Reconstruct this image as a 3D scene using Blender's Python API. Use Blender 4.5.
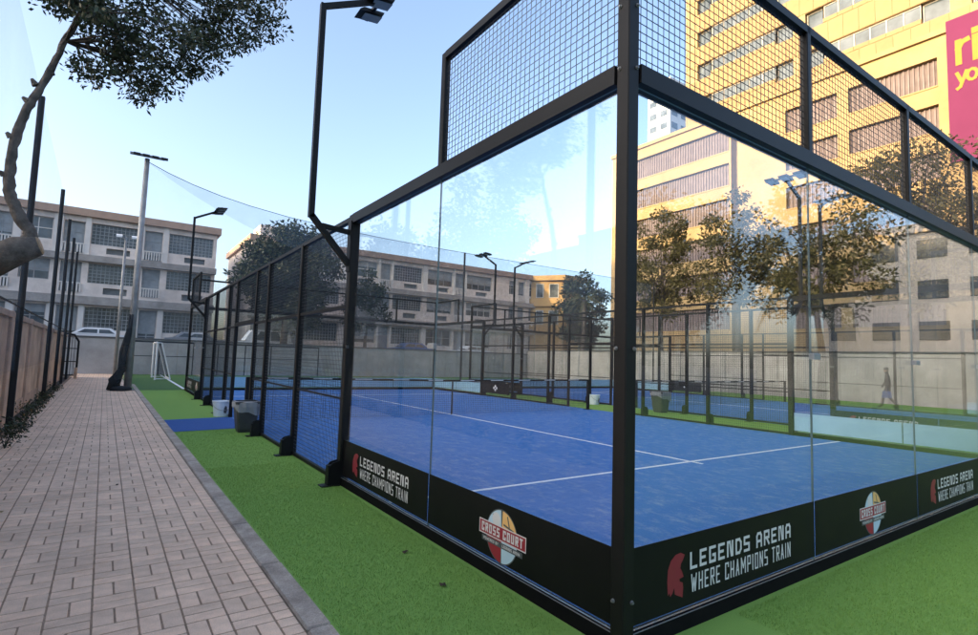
import bpy, math, random
from math import sin, cos, pi, radians
from mathutils import Vector, Matrix
random.seed(7)
R = random.Random(11)
for o in list(bpy.data.objects): bpy.data.objects.remove(o, do_unlink=True)
scene = bpy.context.scene
COL = scene.collection

# ------------------------------------------------------------------ camera
cam_d = bpy.data.cameras.new('camera'); cam = bpy.data.objects.new('camera', cam_d); COL.objects.link(cam)
yaw, pitch, roll, fpx = .6066, .0793, .0315, 535.02
fw = Vector((sin(yaw)*cos(pitch), cos(yaw)*cos(pitch), sin(pitch)))
rt0 = Vector((cos(yaw), -sin(yaw), 0)); up0 = rt0.cross(fw)
rt = rt0*cos(roll) + up0*sin(roll); up = -rt0*sin(roll) + up0*cos(roll)
M = Matrix((rt, up, -fw)).transposed().to_4x4(); M.translation = Vector((-2.155, -1.8677, 1.4201))
cam.matrix_world = M
cam_d.sensor_width = 36; cam_d.lens = fpx/978*36; cam_d.clip_start = .05; cam_d.clip_end = 3000
scene.camera = cam

# ------------------------------------------------------------------ light
SUN_EL, SUN_AZ = radians(10), math.atan2(-.995, .10)      # azimuth measured from +Y towards +X
S = Vector((sin(SUN_AZ)*cos(SUN_EL), cos(SUN_AZ)*cos(SUN_EL), sin(SUN_EL)))
w = bpy.data.worlds.new('World'); scene.world = w; w.use_nodes = True
nt = w.node_tree; nt.nodes.clear()
sky = nt.nodes.new('ShaderNodeTexSky'); sky.sky_type = 'NISHITA'; sky.sun_disc = False
sky.sun_elevation = SUN_EL; sky.sun_rotation = SUN_AZ
sky.altitude = 0; sky.air_density = .65; sky.dust_density = 4.2; sky.ozone_density = .9
bg = nt.nodes.new('ShaderNodeBackground'); bg.inputs[1].default_value = .15
wo = nt.nodes.new('ShaderNodeOutputWorld')
nt.links.new(sky.outputs[0], bg.inputs[0]); nt.links.new(bg.outputs[0], wo.inputs[0])
sd = bpy.data.lights.new('sun', 'SUN'); sd.energy = 2.0; sd.angle = radians(.5); sd.color = (1, .66, .30)
so = bpy.data.objects.new('sun', sd); COL.objects.link(so); so.rotation_euler = S.to_track_quat('Z', 'Y').to_euler()
so.location = (-20, 5, 30)
scene.view_settings.view_transform = 'Standard'; scene.view_settings.look = 'None'
scene.view_settings.exposure = 2.38; scene.view_settings.gamma = 1
scene.render.resolution_x = 1024; scene.render.resolution_y = 665
scene.render.engine = 'CYCLES'
scene.cycles.transparent_max_bounces = 40; scene.cycles.max_bounces = 10

# ------------------------------------------------------------------ materials
MATS = {}
def nodes(name):
    m = bpy.data.materials.new(name); m.use_nodes = True; n = m.node_tree
    b = n.nodes['Principled BSDF']; MATS[name] = m
    return m, n, b
def noise(n, scale, detail=6, rough=.6, coord='Object', vec=None):
    t = n.nodes.new('ShaderNodeTexNoise'); t.inputs['Scale'].default_value = scale
    t.inputs['Detail'].default_value = detail; t.inputs['Roughness'].default_value = rough
    if vec is None:
        c = n.nodes.new('ShaderNodeTexCoord'); vec = c.outputs[coord]
    n.links.new(vec, t.inputs['Vector']); return t.outputs[0]
def ramp(n, src, stops):
    r = n.nodes.new('ShaderNodeValToRGB'); n.links.new(src, r.inputs[0])
    while len(r.color_ramp.elements) < len(stops): r.color_ramp.elements.new(.5)
    for e, (p, c) in zip(r.color_ramp.elements, stops):
        e.position = p; e.color = (*c, 1) if len(c) == 3 else c
    return r.outputs[0]
def mixc(n, fac, a, b, mode='MIX'):
    x = n.nodes.new('ShaderNodeMixRGB'); x.blend_type = mode
    for i, v in zip((0, 1, 2), (fac, a, b)):
        if hasattr(v, 'links'): n.links.new(v, x.inputs[i])
        else: x.inputs[i].default_value = v if i == 0 else (*v, 1)
    return x.outputs[0]
def bump(n, b, src, strength=.3, dist=.01):
    k = n.nodes.new('ShaderNodeBump'); k.inputs['Strength'].default_value = strength; k.inputs['Distance'].default_value = dist
    n.links.new(src, k.inputs['Height']); n.links.new(k.outputs[0], b.inputs['Normal'])
def mat(name, col, rough=.7, var=.15, scale=3., metal=0., bumpy=0., bscale=40., spec=.5, fine=0., rnd=0., dirt=0., dscale=.9):
    """base colour with broad noise variation, fine grain, per-object variation and bump"""
    m, n, b = nodes(name)
    lo = tuple(c*(1-var) for c in col); hi = tuple(min(1, c*(1+var)) for c in col)
    c = ramp(n, noise(n, scale), [(.3, lo), (.7, hi)])
    if fine:
        c = mixc(n, fine, c, ramp(n, noise(n, scale*22, 3), [(.35, (.45,)*3), (.65, (1.45,)*3)]), 'MULTIPLY')
    if rnd:
        oi = n.nodes.new('ShaderNodeObjectInfo')
        c = mixc(n, 1, c, ramp(n, oi.outputs['Random'], [(0, (1-rnd,)*3), (1, (1+rnd, 1+rnd*.8, 1+rnd*.7))]), 'MULTIPLY')
    if dirt:
        gp = n.nodes.new('ShaderNodeNewGeometry')
        c = mixc(n, 1, c, ramp(n, noise(n, dscale, 8, .68, vec=gp.outputs['Position']), [(.32, (1-dirt, 1-dirt*1.05, 1-dirt*1.1)), (.62, (1.06,)*3)]), 'MULTIPLY')
    n.links.new(c, b.inputs['Base Color'])
    b.inputs['Roughness'].default_value = rough; b.inputs['Metallic'].default_value = metal
    b.inputs['Specular IOR Level'].default_value = spec
    if bumpy: bump(n, b, noise(n, bscale, 4), bumpy)
    return m
mat('black_metal', (.007, .007, .0075), .5, .2, 5, 0, .05, 120, spec=.22)
mat('dark_metal', (.014, .0145, .016), .5, .25, 5, 0, .05, 80, spec=.25)
mat('grey_metal', (.16, .17, .18), .5, .2, 4, .3)
mat('galvanised', (.25, .26, .27), .55, .2, 4, .3)
mat('wire', (.012, .013, .015), .45, .1, 5)
mat('white_paint', (.75, .76, .77), .5, .06, 6)
mat('line_paint', (.72, .76, .80), .8, .12, 25, fine=.3)
mat('black_matt', (.006, .006, .0065), .8, .2, 5, spec=.08)
mat('black_film', (.005, .005, .0055), .5, .2, 3, spec=.2)
mat('blue_film', (.40, .62, .74), .55, .08, 1.5)
mat('white_vinyl', (.62, .62, .62), .5, .03, 5)
mat('crest_red', (.24, .018, .032), .5, .05, 5)
mat('ribbon_red', (.30, .02, .035), .5, .05, 5)
mat('emblem_orange', (.75, .46, .17), .5, .05, 5)
mat('emblem_blue', (.45, .62, .72), .5, .06, 9)
mat('emblem_grey', (.07, .08, .09), .5, .05, 5)
mat('kerb', (.42, .36, .30), .88, .2, 6, 0, .4, 60, fine=.4, dirt=.4, dscale=3)
mat('paver', (.74, .54, .395), .85, .12, 9, 0, .35, 90, fine=.3, rnd=.10, dirt=.22, dscale=1.6)
mat('paver_far', (.74, .54, .395), .85, .16, 6, 0, .3, 90, fine=.3, dirt=.22, dscale=1.6)
mat('joint', (.30, .205, .14), .95, .3, 12, fine=.5, dirt=.3)
mat('soil', (.05, .042, .035), .95, .4, 8, 0, .8, 25, fine=.5)
mat('asphalt', (.07, .068, .066), .9, .2, 1, fine=.4)
mat('peach_wall', (.52, .37, .26), .85, .14, 2.5, 0, .25, 30, fine=.25, dirt=.4, dscale=1.3)
mat('peach_trim', (.42, .29, .21), .85, .16, 2.5, 0, .25, 30, fine=.2)
mat('grey_wall', (.42, .41, .40), .88, .12, 1.2, 0, .2, 25, fine=.15, dirt=.22, dscale=.7)
mat('grey_coping', (.10, .10, .10), .85, .2, 2)
mat('facade_pink', (.74, .66, .60), .85, .1, 1.0, fine=.12, dirt=.18, dscale=.5)
mat('facade_trim', (.42, .30, .23), .85, .12, 1.0)
mat('facade_band', (.36, .34, .32), .85, .15, 1.2, fine=.2, dirt=.3, dscale=.8)
mat('facade_white', (.70, .67, .63), .85, .08, 1.5)
mat('shutter', (.30, .32, .33), .6, .2, 2)
mat('ochre_plaster', (.30, .225, .128), .95, .06, .6, spec=.05, fine=.08, dirt=.16, dscale=.35)
mat('wing_plaster', (.36, .25, .12), .9, .06, .6, spec=.1)
mat('cladding', (.25, .182, .107), .9, .06, 1.2, rnd=.08, spec=.08)
mat('louver', (.175, .15, .165), .9, .2, 1.5, spec=.05)
mat('louver_back', (.135, .118, .13), .9, .25, .8, spec=.05)
mat('pale_plaster', (.50, .50, .50), .85, .1, .3, fine=.1)
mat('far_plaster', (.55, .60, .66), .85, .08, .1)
mat('frame_alu', (.32, .31, .30), .5, .1, 2)
mat('pink_sign', (.118, .028, .078), .9, .05, .6, spec=.05)
mat('sign_yellow', (.28, .185, .05), .9, .05, 2, spec=.05)
mat('bark', (.105, .092, .082), .9, .5, 14, 0, 1., 70, fine=.7)
mat('bark_dark', (.07, .055, .045), .9, .35, 6, 0, .6, 20)
mat('cut_wood', (.30, .21, .13), .9, .25, 20)
mat('bin_grey', (.045, .046, .05), .5, .15, 6)
mat('bucket_white', (.62, .70, .78), .45, .06, 6)
mat('cloth_dark', (.025, .026, .032), .85, .3, 12)
mat('bag_blue', (.03, .09, .32), .7, .2, 10)
mat('skin', (.28, .17, .12), .6, .1, 12)
mat('car_white', (.70, .71, .72), .3, .04, 2)
mat('car_blue', (.06, .13, .34), .3, .04, 2)
mat('car_grey', (.22, .23, .25), .3, .04, 2)
mat('rubber', (.015, .015, .016), .8, .1, 10)
mat('dead_leaf', (.05, .035, .02), .9, .3, 30)
mat('dry_leaf', (.30, .19, .08), .9, .3, 30)
mat('orange_flower', (.55, .26, .03), .8, .3, 10)
mat('net_cord', (.015, .016, .02), .8, .2, 20)
mat('lens_led', (.30, .31, .32), .3, .1, 30)

def leafmat(name, a, b, trans=.25):
    m, n, bs = nodes(name)
    at = n.nodes.new('ShaderNodeAttribute'); at.attribute_name = 'tint'; 
    c = ramp(n, at.outputs['Fac'], [(0, a), (1, b)])
    n.links.new(c, bs.inputs['Base Color']); bs.inputs['Roughness'].default_value = .55
    tr = n.nodes.new('ShaderNodeBsdfTranslucent'); n.links.new(c, tr.inputs[0])
    mx = n.nodes.new('ShaderNodeMixShader'); mx.inputs[0].default_value = trans
    out = n.nodes['Material Output']
    n.links.new(bs.outputs[0], mx.inputs[1]); n.links.new(tr.outputs[0], mx.inputs[2]); n.links.new(mx.outputs[0], out.inputs[0])
leafmat('leaf_dark', (.018, .026, .014), (.05, .07, .03), .15)
leafmat('leaf_mid', (.03, .05, .02), (.09, .12, .04), .25)
leafmat('leaf_olive', (.065, .058, .018), (.19, .155, .055), .35)
leafmat('leaf_palm', (.05, .06, .02), (.14, .13, .05), .25)
leafmat('turf_blade', (.165, .305, .057), (.235, .415, .092), .35)

def turfmat(name, a, b, c2, sc):
    m, n, bs = nodes(name)
    f1 = noise(n, 160*sc, 4, .7); f2 = noise(n, .55, 4)
    base = ramp(n, f1, [(.3, a), (.7, b)])
    base = mixc(n, ramp(n, f2, [(.35, (0, 0, 0)), (.75, (.5, .5, .5))]), base, c2)
    n.links.new(base, bs.inputs['Base Color']); bs.inputs['Roughness'].default_value = .85
    bs.inputs['Specular IOR Level'].default_value = .2
    bump(n, bs, f1, .5, .012)
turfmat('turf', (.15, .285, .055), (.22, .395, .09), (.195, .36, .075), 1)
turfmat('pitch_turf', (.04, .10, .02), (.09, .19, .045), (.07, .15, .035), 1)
turfmat('mat_turf', (.02, .06, .22), (.04, .12, .36), (.04, .11, .33), 1)

# blue court turf with sand worn into it
m, n, bs = nodes('court_turf')
tc = n.nodes.new('ShaderNodeTexCoord')
mp = n.nodes.new('ShaderNodeMapping'); mp.inputs['Scale'].default_value = (1, .55, 1); n.links.new(tc.outputs['Object'], mp.inputs[0])
f1 = noise(n, 150, 3, .7, vec=tc.outputs['Object']); f2 = noise(n, 6.5, 10, .85, vec=mp.outputs[0]); f3 = noise(n, .5, 3, vec=tc.outputs['Object'])
base = ramp(n, f1, [(.3, (.030, .125, .36)), (.7, (.056, .19, .51))])
base = mixc(n, ramp(n, f3, [(.35, (0,)*3), (.7, (.35,)*3)]), base, (.056, .19, .50))
sand = mixc(n, 1, ramp(n, f2, [(.50, (0,)*3), (.65, (.85,)*3)]), ramp(n, f1, [(.35, (.25,)*3), (.65, (1,)*3)]), 'MULTIPLY')
base = mixc(n, sand, base, (.36, .42, .50))
n.links.new(base, bs.inputs['Base Color']); bs.inputs['Roughness'].default_value = .9; bs.inputs['Specular IOR Level'].default_value = .2
bump(n, bs, f1, .4, .008)

# clear toughened glass: schlick reflection over straight-through transmission
def glassmat(name, tint, smear):
    m = bpy.data.materials.new(name); m.use_nodes = True; n = m.node_tree; n.nodes.clear(); MATS[name] = m
    out = n.nodes.new('ShaderNodeOutputMaterial'); tr = n.nodes.new('ShaderNodeBsdfTransparent'); tr.inputs[0].default_value = (*tint, 1)
    gl = n.nodes.new('ShaderNodeBsdfGlossy'); gl.inputs['Roughness'].default_value = 0.0
    lw = n.nodes.new('ShaderNodeLayerWeight'); lw.inputs[0].default_value = .5
    pw = n.nodes.new('ShaderNodeMath'); pw.operation = 'POWER'; pw.inputs[1].default_value = 5; n.links.new(lw.outputs['Facing'], pw.inputs[0])
    ma = n.nodes.new('ShaderNodeMath'); ma.operation = 'MULTIPLY_ADD'; ma.inputs[1].default_value = .93; ma.inputs[2].default_value = .07
    n.links.new(pw.outputs[0], ma.inputs[0])
    df = n.nodes.new('ShaderNodeBsdfDiffuse'); df.inputs[0].default_value = (.6, .62, .62, 1)
    m1 = n.nodes.new('ShaderNodeMixShader'); n.links.new(ma.outputs[0], m1.inputs[0]); n.links.new(tr.outputs[0], m1.inputs[1]); n.links.new(gl.outputs[0], m1.inputs[2])
    sm = ramp(n, noise(n, 1.7, 8, .7), [(.45, (0,)*3), (.85, (smear,)*3)])
    m2 = n.nodes.new('ShaderNodeMixShader'); n.links.new(sm, m2.inputs[0]); n.links.new(m1.outputs[0], m2.inputs[1]); n.links.new(df.outputs[0], m2.inputs[2])
    n.links.new(m2.outputs[0], out.inputs[0])
glassmat('glass', (.96, .975, .975), .03)

def edgeglass():
    m, n, b = nodes('glass_edge'); b.inputs['Base Color'].default_value = (.13, .18, .19, 1); b.inputs['Roughness'].default_value = .25
edgeglass()
m, n, b = nodes('window_glass')
n.links.new(ramp(n, noise(n, .9, 2), [(.3, (.03, .038, .042)), (.7, (.12, .14, .15))]), b.inputs['Base Color']); b.inputs['Roughness'].default_value = .08
m, n, b = nodes('tower_glass')
n.links.new(ramp(n, noise(n, .7, 3), [(.3, (.035, .05, .065)), (.7, (.10, .13, .17))]), b.inputs['Base Color']); b.inputs['Roughness'].default_value = .08
# fine netting, too fine to tell the cords apart
def netmat(name, col, op):
    m = bpy.data.materials.new(name); m.use_nodes = True; n = m.node_tree; n.nodes.clear(); MATS[name] = m
    out = n.nodes.new('ShaderNodeOutputMaterial'); tr = n.nodes.new('ShaderNodeBsdfTransparent')
    df = n.nodes.new('ShaderNodeBsdfDiffuse'); df.inputs[0].default_value = (*col, 1)
    mx = n.nodes.new('ShaderNodeMixShader'); n.links.new(tr.outputs[0], mx.inputs[1]); n.links.new(df.outputs[0], mx.inputs[2])
    f = ramp(n, noise(n, .8, 4), [(.3, (op*.75,)*3), (.7, (op*1.25,)*3)]); n.links.new(f, mx.inputs[0]); n.links.new(mx.outputs[0], out.inputs[0])
netmat('net_fine', (.22, .28, .34), .13)
netmat('net_band', (.12, .18, .24), .16)
netmat('plastic_bag', (.42, .44, .47), .6)
netmat('net_dark', (.03, .035, .04), .30)
netmat('net_bundle', (.04, .045, .05), .92)

# ------------------------------------------------------------------ mesh helpers
class MB:
    def __init__(s): s.v = []; s.f = []; s.m = []; s.t = []
    def poly(s, pts, mi=0):
        b = len(s.v); s.v += [tuple(p) for p in pts]; s.f.append(tuple(range(b, b+len(pts)))); s.m.append(mi); return s
    def box(s, x0, x1, y0, y1, z0, z1, mi=0, faces=None):
        b = len(s.v)
        s.v += [(x0,y0,z0),(x1,y0,z0),(x1,y1,z0),(x0,y1,z0),(x0,y0,z1),(x1,y0,z1),(x1,y1,z1),(x0,y1,z1)]
        for i, q in enumerate(((0,3,2,1),(4,5,6,7),(0,1,5,4),(1,2,6,5),(2,3,7,6),(3,0,4,7))):
            s.f.append(tuple(b+k for k in q)); s.m.append(mi if faces is None else faces[i])   # bottom, top, -y, +x, +y, -x
        return s
    def bbox(s, x0, x1, y0, y1, z0, z1, c=.006, mi=0):
        """box with chamfered vertical edges and top"""
        pts = [(x0+c,y0),(x1-c,y0),(x1,y0+c),(x1,y1-c),(x1-c,y1),(x0+c,y1),(x0,y1-c),(x0,y0+c)]
        cx, cy = (x0+x1)/2, (y0+y1)/2
        ins = [(x-(c if x > cx else -c)*.7, y-(c if y > cy else -c)*.7) for x, y in pts]
        b = len(s.v)
        s.v += [(x,y,z0) for x,y in pts] + [(x,y,z1-c) for x,y in pts] + [(x,y,z1) for x,y in ins]
        for k in range(8):
            j = (k+1) % 8
            s.f.append((b+k,b+j,b+8+j,b+8+k)); s.f.append((b+8+k,b+8+j,b+16+j,b+16+k)); s.m += [mi, mi]
        s.f.append(tuple(b+16+k for k in range(8))); s.f.append(tuple(b+7-k for k in range(8))); s.m += [mi, mi]
        return s
    def bar(s, p, q, w, h=None, mi=0, caps=True, ref=None):
        """rectangular bar from p to q"""
        p = Vector(p); q = Vector(q); d = (q-p).normalized(); h = w if h is None else h
        r = Vector(ref) if ref else (Vector((0,0,1)) if abs(d.z) < .95 else Vector((0,1,0)))
        a = d.cross(r).normalized()*w/2; c = a.cross(d).normalized()*h/2
        b = len(s.v)
        for e in (p, q): s.v += [tuple(e-a-c), tuple(e+a-c), tuple(e+a+c), tuple(e-a+c)]
        for k in range(4):
            j = (k+1) % 4; s.f.append((b+k, b+j, b+4+j, b+4+k)); s.m.append(mi)
        if caps: s.f += [(b+3,b+2,b+1,b), (b+4,b+5,b+6,b+7)]; s.m += [mi, mi]
        return s
    def tube(s, pts, rad, n=8, mi=0, caps=True):
        pts = [Vector(p) for p in pts]; rad = rad if hasattr(rad, '__len__') else [rad]*len(pts)
        b = len(s.v); prev = None
        for i, p in enumerate(pts):
            d = (pts[min(i+1, len(pts)-1)] - pts[max(i-1, 0)]).normalized()
            if prev is None: a = d.orthogonal().normalized()
            else: a = (prev - d*prev.dot(d)).normalized()
            prev = a; c = d.cross(a)
            for k in range(n):
                t = 2*pi*k/n; s.v.append(tuple(p + (a*cos(t)+c*sin(t))*rad[i]))
        for i in range(len(pts)-1):
            for k in range(n):
                j = (k+1) % n; s.f.append((b+i*n+k, b+i*n+j, b+(i+1)*n+j, b+(i+1)*n+k)); s.m.append(mi)
        if caps:
            s.f.append(tuple(b+n-1-k for k in range(n))); s.f.append(tuple(b+(len(pts)-1)*n+k for k in range(n))); s.m += [mi, mi]
        return s
    def lathe(s, prof, n=20, c=(0,0,0), mi=0):
        b = len(s.v)
        for r, z in prof:
            for k in range(n): s.v.append((c[0]+r*cos(2*pi*k/n), c[1]+r*sin(2*pi*k/n), c[2]+z))
        for i in range(len(prof)-1):
            for k in range(n):
                j = (k+1) % n; s.f.append((b+i*n+k, b+i*n+j, b+(i+1)*n+j, b+(i+1)*n+k)); s.m.append(mi)
        return s
    def prism(s, pts, d, mi=0):
        """polygon pts (3d) extruded by vector d"""
        d = Vector(d); b = len(s.v); k = len(pts)
        s.v += [tuple(p) for p in pts] + [tuple(Vector(p)+d) for p in pts]
        s.f.append(tuple(range(b+k-1, b-1, -1))); s.f.append(tuple(range(b+k, b+2*k))); s.m += [mi, mi]
        for i in range(k):
            j = (i+1) % k; s.f.append((b+i, b+j, b+k+j, b+k+i)); s.m.append(mi)
        return s
    def mesh(s, name, mats, smooth=False):
        me = bpy.data.meshes.new(name); me.from_pydata(s.v, [], s.f)
        for mm in ([mats] if isinstance(mats, str) else mats): me.materials.append(MATS[mm])
        if any(s.m): me.polygons.foreach_set('material_index', s.m)
        if smooth: me.polygons.foreach_set('use_smooth', [True]*len(s.f))
        if s.t:
            at = me.attributes.new('tint', 'FLOAT', 'FACE'); at.data.foreach_set('value', s.t)
        me.update(); return me
    def build(s, name, mats, parent=None, loc=None, smooth=False):
        return link(name, s.mesh(name, mats, smooth), parent, loc)
def link(name, me, parent=None, loc=None):
    o = bpy.data.objects.new(name, me); COL.objects.link(o)
    if parent: o.parent = parent
    if loc: o.location = loc
    return o
def tag(o, label, cat, group=None):
    o['label'] = label; o['category'] = cat
    if group: o['group'] = group
    return o
def thing(name, label, cat, loc=(0,0,0), group=None, rz=0):
    o = bpy.data.objects.new(name, None); COL.objects.link(o); o.location = loc; o.rotation_euler = (0,0,rz); o.empty_display_size = .2
    return tag(o, label, cat, group)
def struct(o): o['kind'] = 'structure'; return o
def stuff(o): o['kind'] = 'stuff'; return o
def copy_tree(o, parent=None):
    c = o.copy(); COL.objects.link(c); c.parent = parent
    for ch in list(o.children): copy_tree(ch, c)
    return c

# ------------------------------------------------------------------ stroke lettering
GL = {'L':[[(0,1),(0,0),(1,0)]],'E':[[(1,1),(0,1),(0,0),(1,0)],[(0,.5),(.8,.5)]],'G':[[(1,1),(0,1),(0,0),(1,0),(1,.45),(.6,.45)]],
'N':[[(0,0),(0,1),(1,0),(1,1)]],'D':[[(0,0),(0,1),(.7,1),(1,.75),(1,.25),(.7,0),(0,0)]],'S':[[(1,1),(0,1),(0,.52),(1,.48),(1,0),(0,0)]],
'A':[[(0,0),(.5,1),(1,0)],[(.2,.32),(.8,.32)]],'R':[[(0,0),(0,1),(1,1),(1,.5),(0,.5)],[(.45,.5),(1,0)]],'W':[[(0,1),(.25,0),(.5,.75),(.75,0),(1,1)]],
'H':[[(0,0),(0,1)],[(1,0),(1,1)],[(0,.5),(1,.5)]],'C':[[(1,.78),(1,1),(0,1),(0,0),(1,0),(1,.22)]],'M':[[(0,0),(0,1),(.5,.35),(1,1),(1,0)]],
'P':[[(0,0),(0,1),(1,1),(1,.48),(0,.48)]],'I':[[(.5,0),(.5,1)]],'O':[[(0,0),(0,1),(1,1),(1,0),(0,0)]],'T':[[(0,1),(1,1)],[(.5,1),(.5,0)]],
'U':[[(0,1),(0,0),(1,0),(1,1)]],'B':[[(0,0),(0,1),(.9,1),(.9,.52),(0,.52)],[(.9,.52),(1,.45),(1,0),(0,0)]],'Y':[[(0,1),(.5,.5),(1,1)],[(.5,.5),(.5,0)]],
'a':[[(0,0),(0,.8),(.2,1),(.8,1),(1,.8),(1,0)],[(0,.4),(1,.4)]],'n':[[(0,0),(0,1),(.45,1),(.75,0),(1,0),(1,1)]]}
def lettering(mb, frame, text, u0, u1, v0, v1, t, mi=0, lift=.0005, gap=.34):
    """frame(u, v, w) -> 3d; stroke letters between u0..u1, v0..v1, stroke width t"""
    ws = [(.45 if ch == ' ' else .35 if ch == 'I' else 1.35 if ch in 'WM' else 1.) for ch in text]
    tot = sum(ws) + gap*(len(text)-1); k = (u1-u0)/tot; x = u0; i = 0
    for ch, wd in zip(text, ws):
        for st in GL.get(ch, []):
            P = [(x+t/2+a*(wd*k-t), v0+t/2+b*(v1-v0-t)) for a, b in st]
            for (a, b), (c, d) in zip(P, P[1:]):
                L = math.hypot(c-a, d-b)
                if L < 1e-6: continue
                ex, ey = (c-a)/L*t*.46, (d-b)/L*t*.46; nx, ny = -ey/.46*.5, ex/.46*.5
                q = [(a-ex-nx, b-ey-ny), (c+ex-nx, d+ey-ny), (c+ex+nx, d+ey+ny), (a-ex+nx, b-ey+ny)]
                mb.poly([frame(*z, lift+i*.00004) for z in q], mi); i += 1
        x += (wd+gap)*k
def legends(frame, parent):
    mb = MB()
    lettering(mb, frame, 'LEGEnDS aREna', .54, 1.65, .298, .392, .0165)
    lettering(mb, frame, 'WHERE CHAMPIONS TRAIN', .55, 1.645, .175, .272, .0105, gap=.42)
    mb.build('lettering', 'white_vinyl', parent)
    mb = MB()
    crest = [(.345,.20),(.34,.27),(.345,.33),(.37,.375),(.41,.40),(.455,.404),(.492,.388),(.475,.362),(.458,.345),(.452,.322),(.466,.305),(.482,.272),(.445,.268),(.447,.254),(.474,.243),(.478,.215),(.472,.165),(.45,.175),(.425,.185),(.405,.195),(.40,.23),(.385,.205),(.365,.19),(.36,.21)]
    mb.poly([frame(u, v, .0006) for u, v in crest]); mb.build('helmet_emblem', 'crest_red', parent)
def crosscourt(frame, parent):
    o = MB(); cx, cy, rx, ry = 1.0, .278, .165, .165
    def arc(a0, a1, w, mi, k=14, inner=None, r=1.):
        P = [(cx+rx*r*cos(a0+(a1-a0)*i/k), cy+ry*r*sin(a0+(a1-a0)*i/k)) for i in range(k+1)] + (inner or [(cx, cy)])
        o.poly([frame(u, v, w) for u, v in P], mi)
    arc(0, 2*pi-.001, .0005, 3, 32, r=1.05)
    arc(pi/2+.06, pi, .0008, 2); arc(0, pi/2-.06, .0008, 1); arc(pi, 1.5*pi-.03, .0008, 0); arc(1.5*pi+.03, 2*pi, .0008, 2)
    for a, b in (((.98,.30),(.90,.40)), ((1.06,.42),(1.10,.30)), ((1.02,.36),(1.13,.34))):        # court and ball lines
        L = math.hypot(b[0]-a[0], b[1]-a[1]); nx, ny = -(b[1]-a[1])/L*.006, (b[0]-a[0])/L*.006
        o.poly([frame(*q, .0010+.0001*abs(nx)) for q in ((a[0]-nx,a[1]-ny),(b[0]-nx,b[1]-ny),(b[0]+nx,b[1]+ny),(a[0]+nx,a[1]+ny))], 3)
    o.poly([frame(cx+.045*cos(2*pi*i/14)-.06, .375+.045*sin(2*pi*i/14), .0011) for i in range(14)], 4)
    o.poly([frame(*q, .0013) for q in ((.745,.248),(1.255,.248),(1.255,.342),(.745,.342))], 4)
    o.poly([frame(*q, .0016) for q in ((.752,.255),(1.248,.255),(1.248,.335),(.752,.335))], 0)
    o.poly([frame(*q, .0013) for q in ((.78,.205),(1.22,.205),(1.22,.240),(.78,.240))], 3)
    lettering(o, frame, 'CROSS COURT', .775, 1.225, .266, .325, .012, 4, .0020)
    lettering(o, frame, 'POWERED BY', .80, .97, .214, .232, .0035, 4, .0017); lettering(o, frame, 'LEGENDS ARENA', 1.01, 1.20, .214, .232, .0035, 4, .0017)
    o.build('court_emblem', ['ribbon_red', 'emblem_orange', 'emblem_blue', 'emblem_grey', 'white_vinyl'], parent)

# ================================================================== GROUND
struct(MB().poly([(-900,-900,-.06),(1500,-900,-.06),(1500,1500,-.06),(-900,1500,-.06)]).build('ground', 'asphalt'))
struct(MB().poly([(-.98,-14,0),(26.8,-14,0),(26.8,20.3,0),(-1.44,20.3,0)]).build('artificial_turf', 'turf'))
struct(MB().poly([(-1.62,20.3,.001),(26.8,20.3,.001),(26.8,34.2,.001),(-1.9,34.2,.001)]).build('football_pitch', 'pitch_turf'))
struct(MB().poly([(-1.22,8.95,.006),(0,9.12,.006),(0,11.05,.006),(-1.27,10.85,.006)]).build('blue_mat', 'mat_turf'))
pl = MB().box(-.02, .08, 20.9, 33.6, .0, .005).build('pitch_line', 'line_paint'); struct(pl)

# path of basket-weave pavers, turned a little against the court
path = struct(MB().box(-2.2, 0, -4, 36, -.05, -.0022).build('path', 'joint'))
path.location = (-1.235, 0, 0); path.rotation_euler = (0, 0, .0135)
J = .0046
def paver_mesh(w, l):
    return MB().bbox(-w/2+J, w/2-J, -l/2+J, l/2-J, -.03, 0, .0025).mesh('paver', 'paver')
PV = {(.1,.2): paver_mesh(.1,.2), (.2,.1): paver_mesh(.2,.1)}
cells = []
for c in range(10):
    x0 = -.1 - .2*(c+1)
    for r_ in range(-16, 180):
        y0 = r_*.2
        if (c + r_) % 2: cells += [(x0+.05, y0+.1, .1, .2), (x0+.15, y0+.1, .1, .2)]
        else: cells += [(x0+.1, y0+.05, .2, .1), (x0+.1, y0+.15, .2, .1)]
for r_ in range(-32, 360): cells.append((-.05, r_*.1+.05, .1, .1))
PV[(.1,.1)] = paver_mesh(.1,.1)
def vis(x, y):      # is it in the picture, and how far away
    p = path.matrix_basis @ Vector((x, y, 0)) - cam.location; z = p.dot(fw)
    if z < .3: return None
    u, v = 489+fpx*p.dot(rt)/z, 317.5-fpx*p.dot(up)/z
    return z if -15 < u < 990 and v < 650 else None
seen = sorted(((vis(x, y), (x, y, a, b)) for x, y, a, b in cells if vis(x, y)), key=lambda t: t[0])
near = set(c for _, c in seen[:300]); far = MB()
for cdef in cells:
    x, y, a, b = cdef; dz = R.uniform(-.0004, .0016); tx, ty = R.uniform(-.006, .006), R.uniform(-.006, .006)
    if cdef in near:
        o = link('paver', PV[(a, b)], path, (x, y, dz)); o.rotation_euler = (tx, ty, R.uniform(-.012, .012))
    elif y > -1: far.bbox(x-a/2+J, x+a/2-J, y-b/2+J, y+b/2-J, -.03, dz, .0025)
stuff(far.build('paver_field', 'paver_far', path))
kerb = struct(MB().box(.0, .13, -4, 36, -.06, -.02).build('kerb', 'kerb')); kerb.location = path.location; kerb.rotation_euler = path.rotation_euler
ks = MB().bbox(.004, .135, .004, .996, -.04, .012, .012).mesh('kerb_stone', 'kerb')
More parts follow.
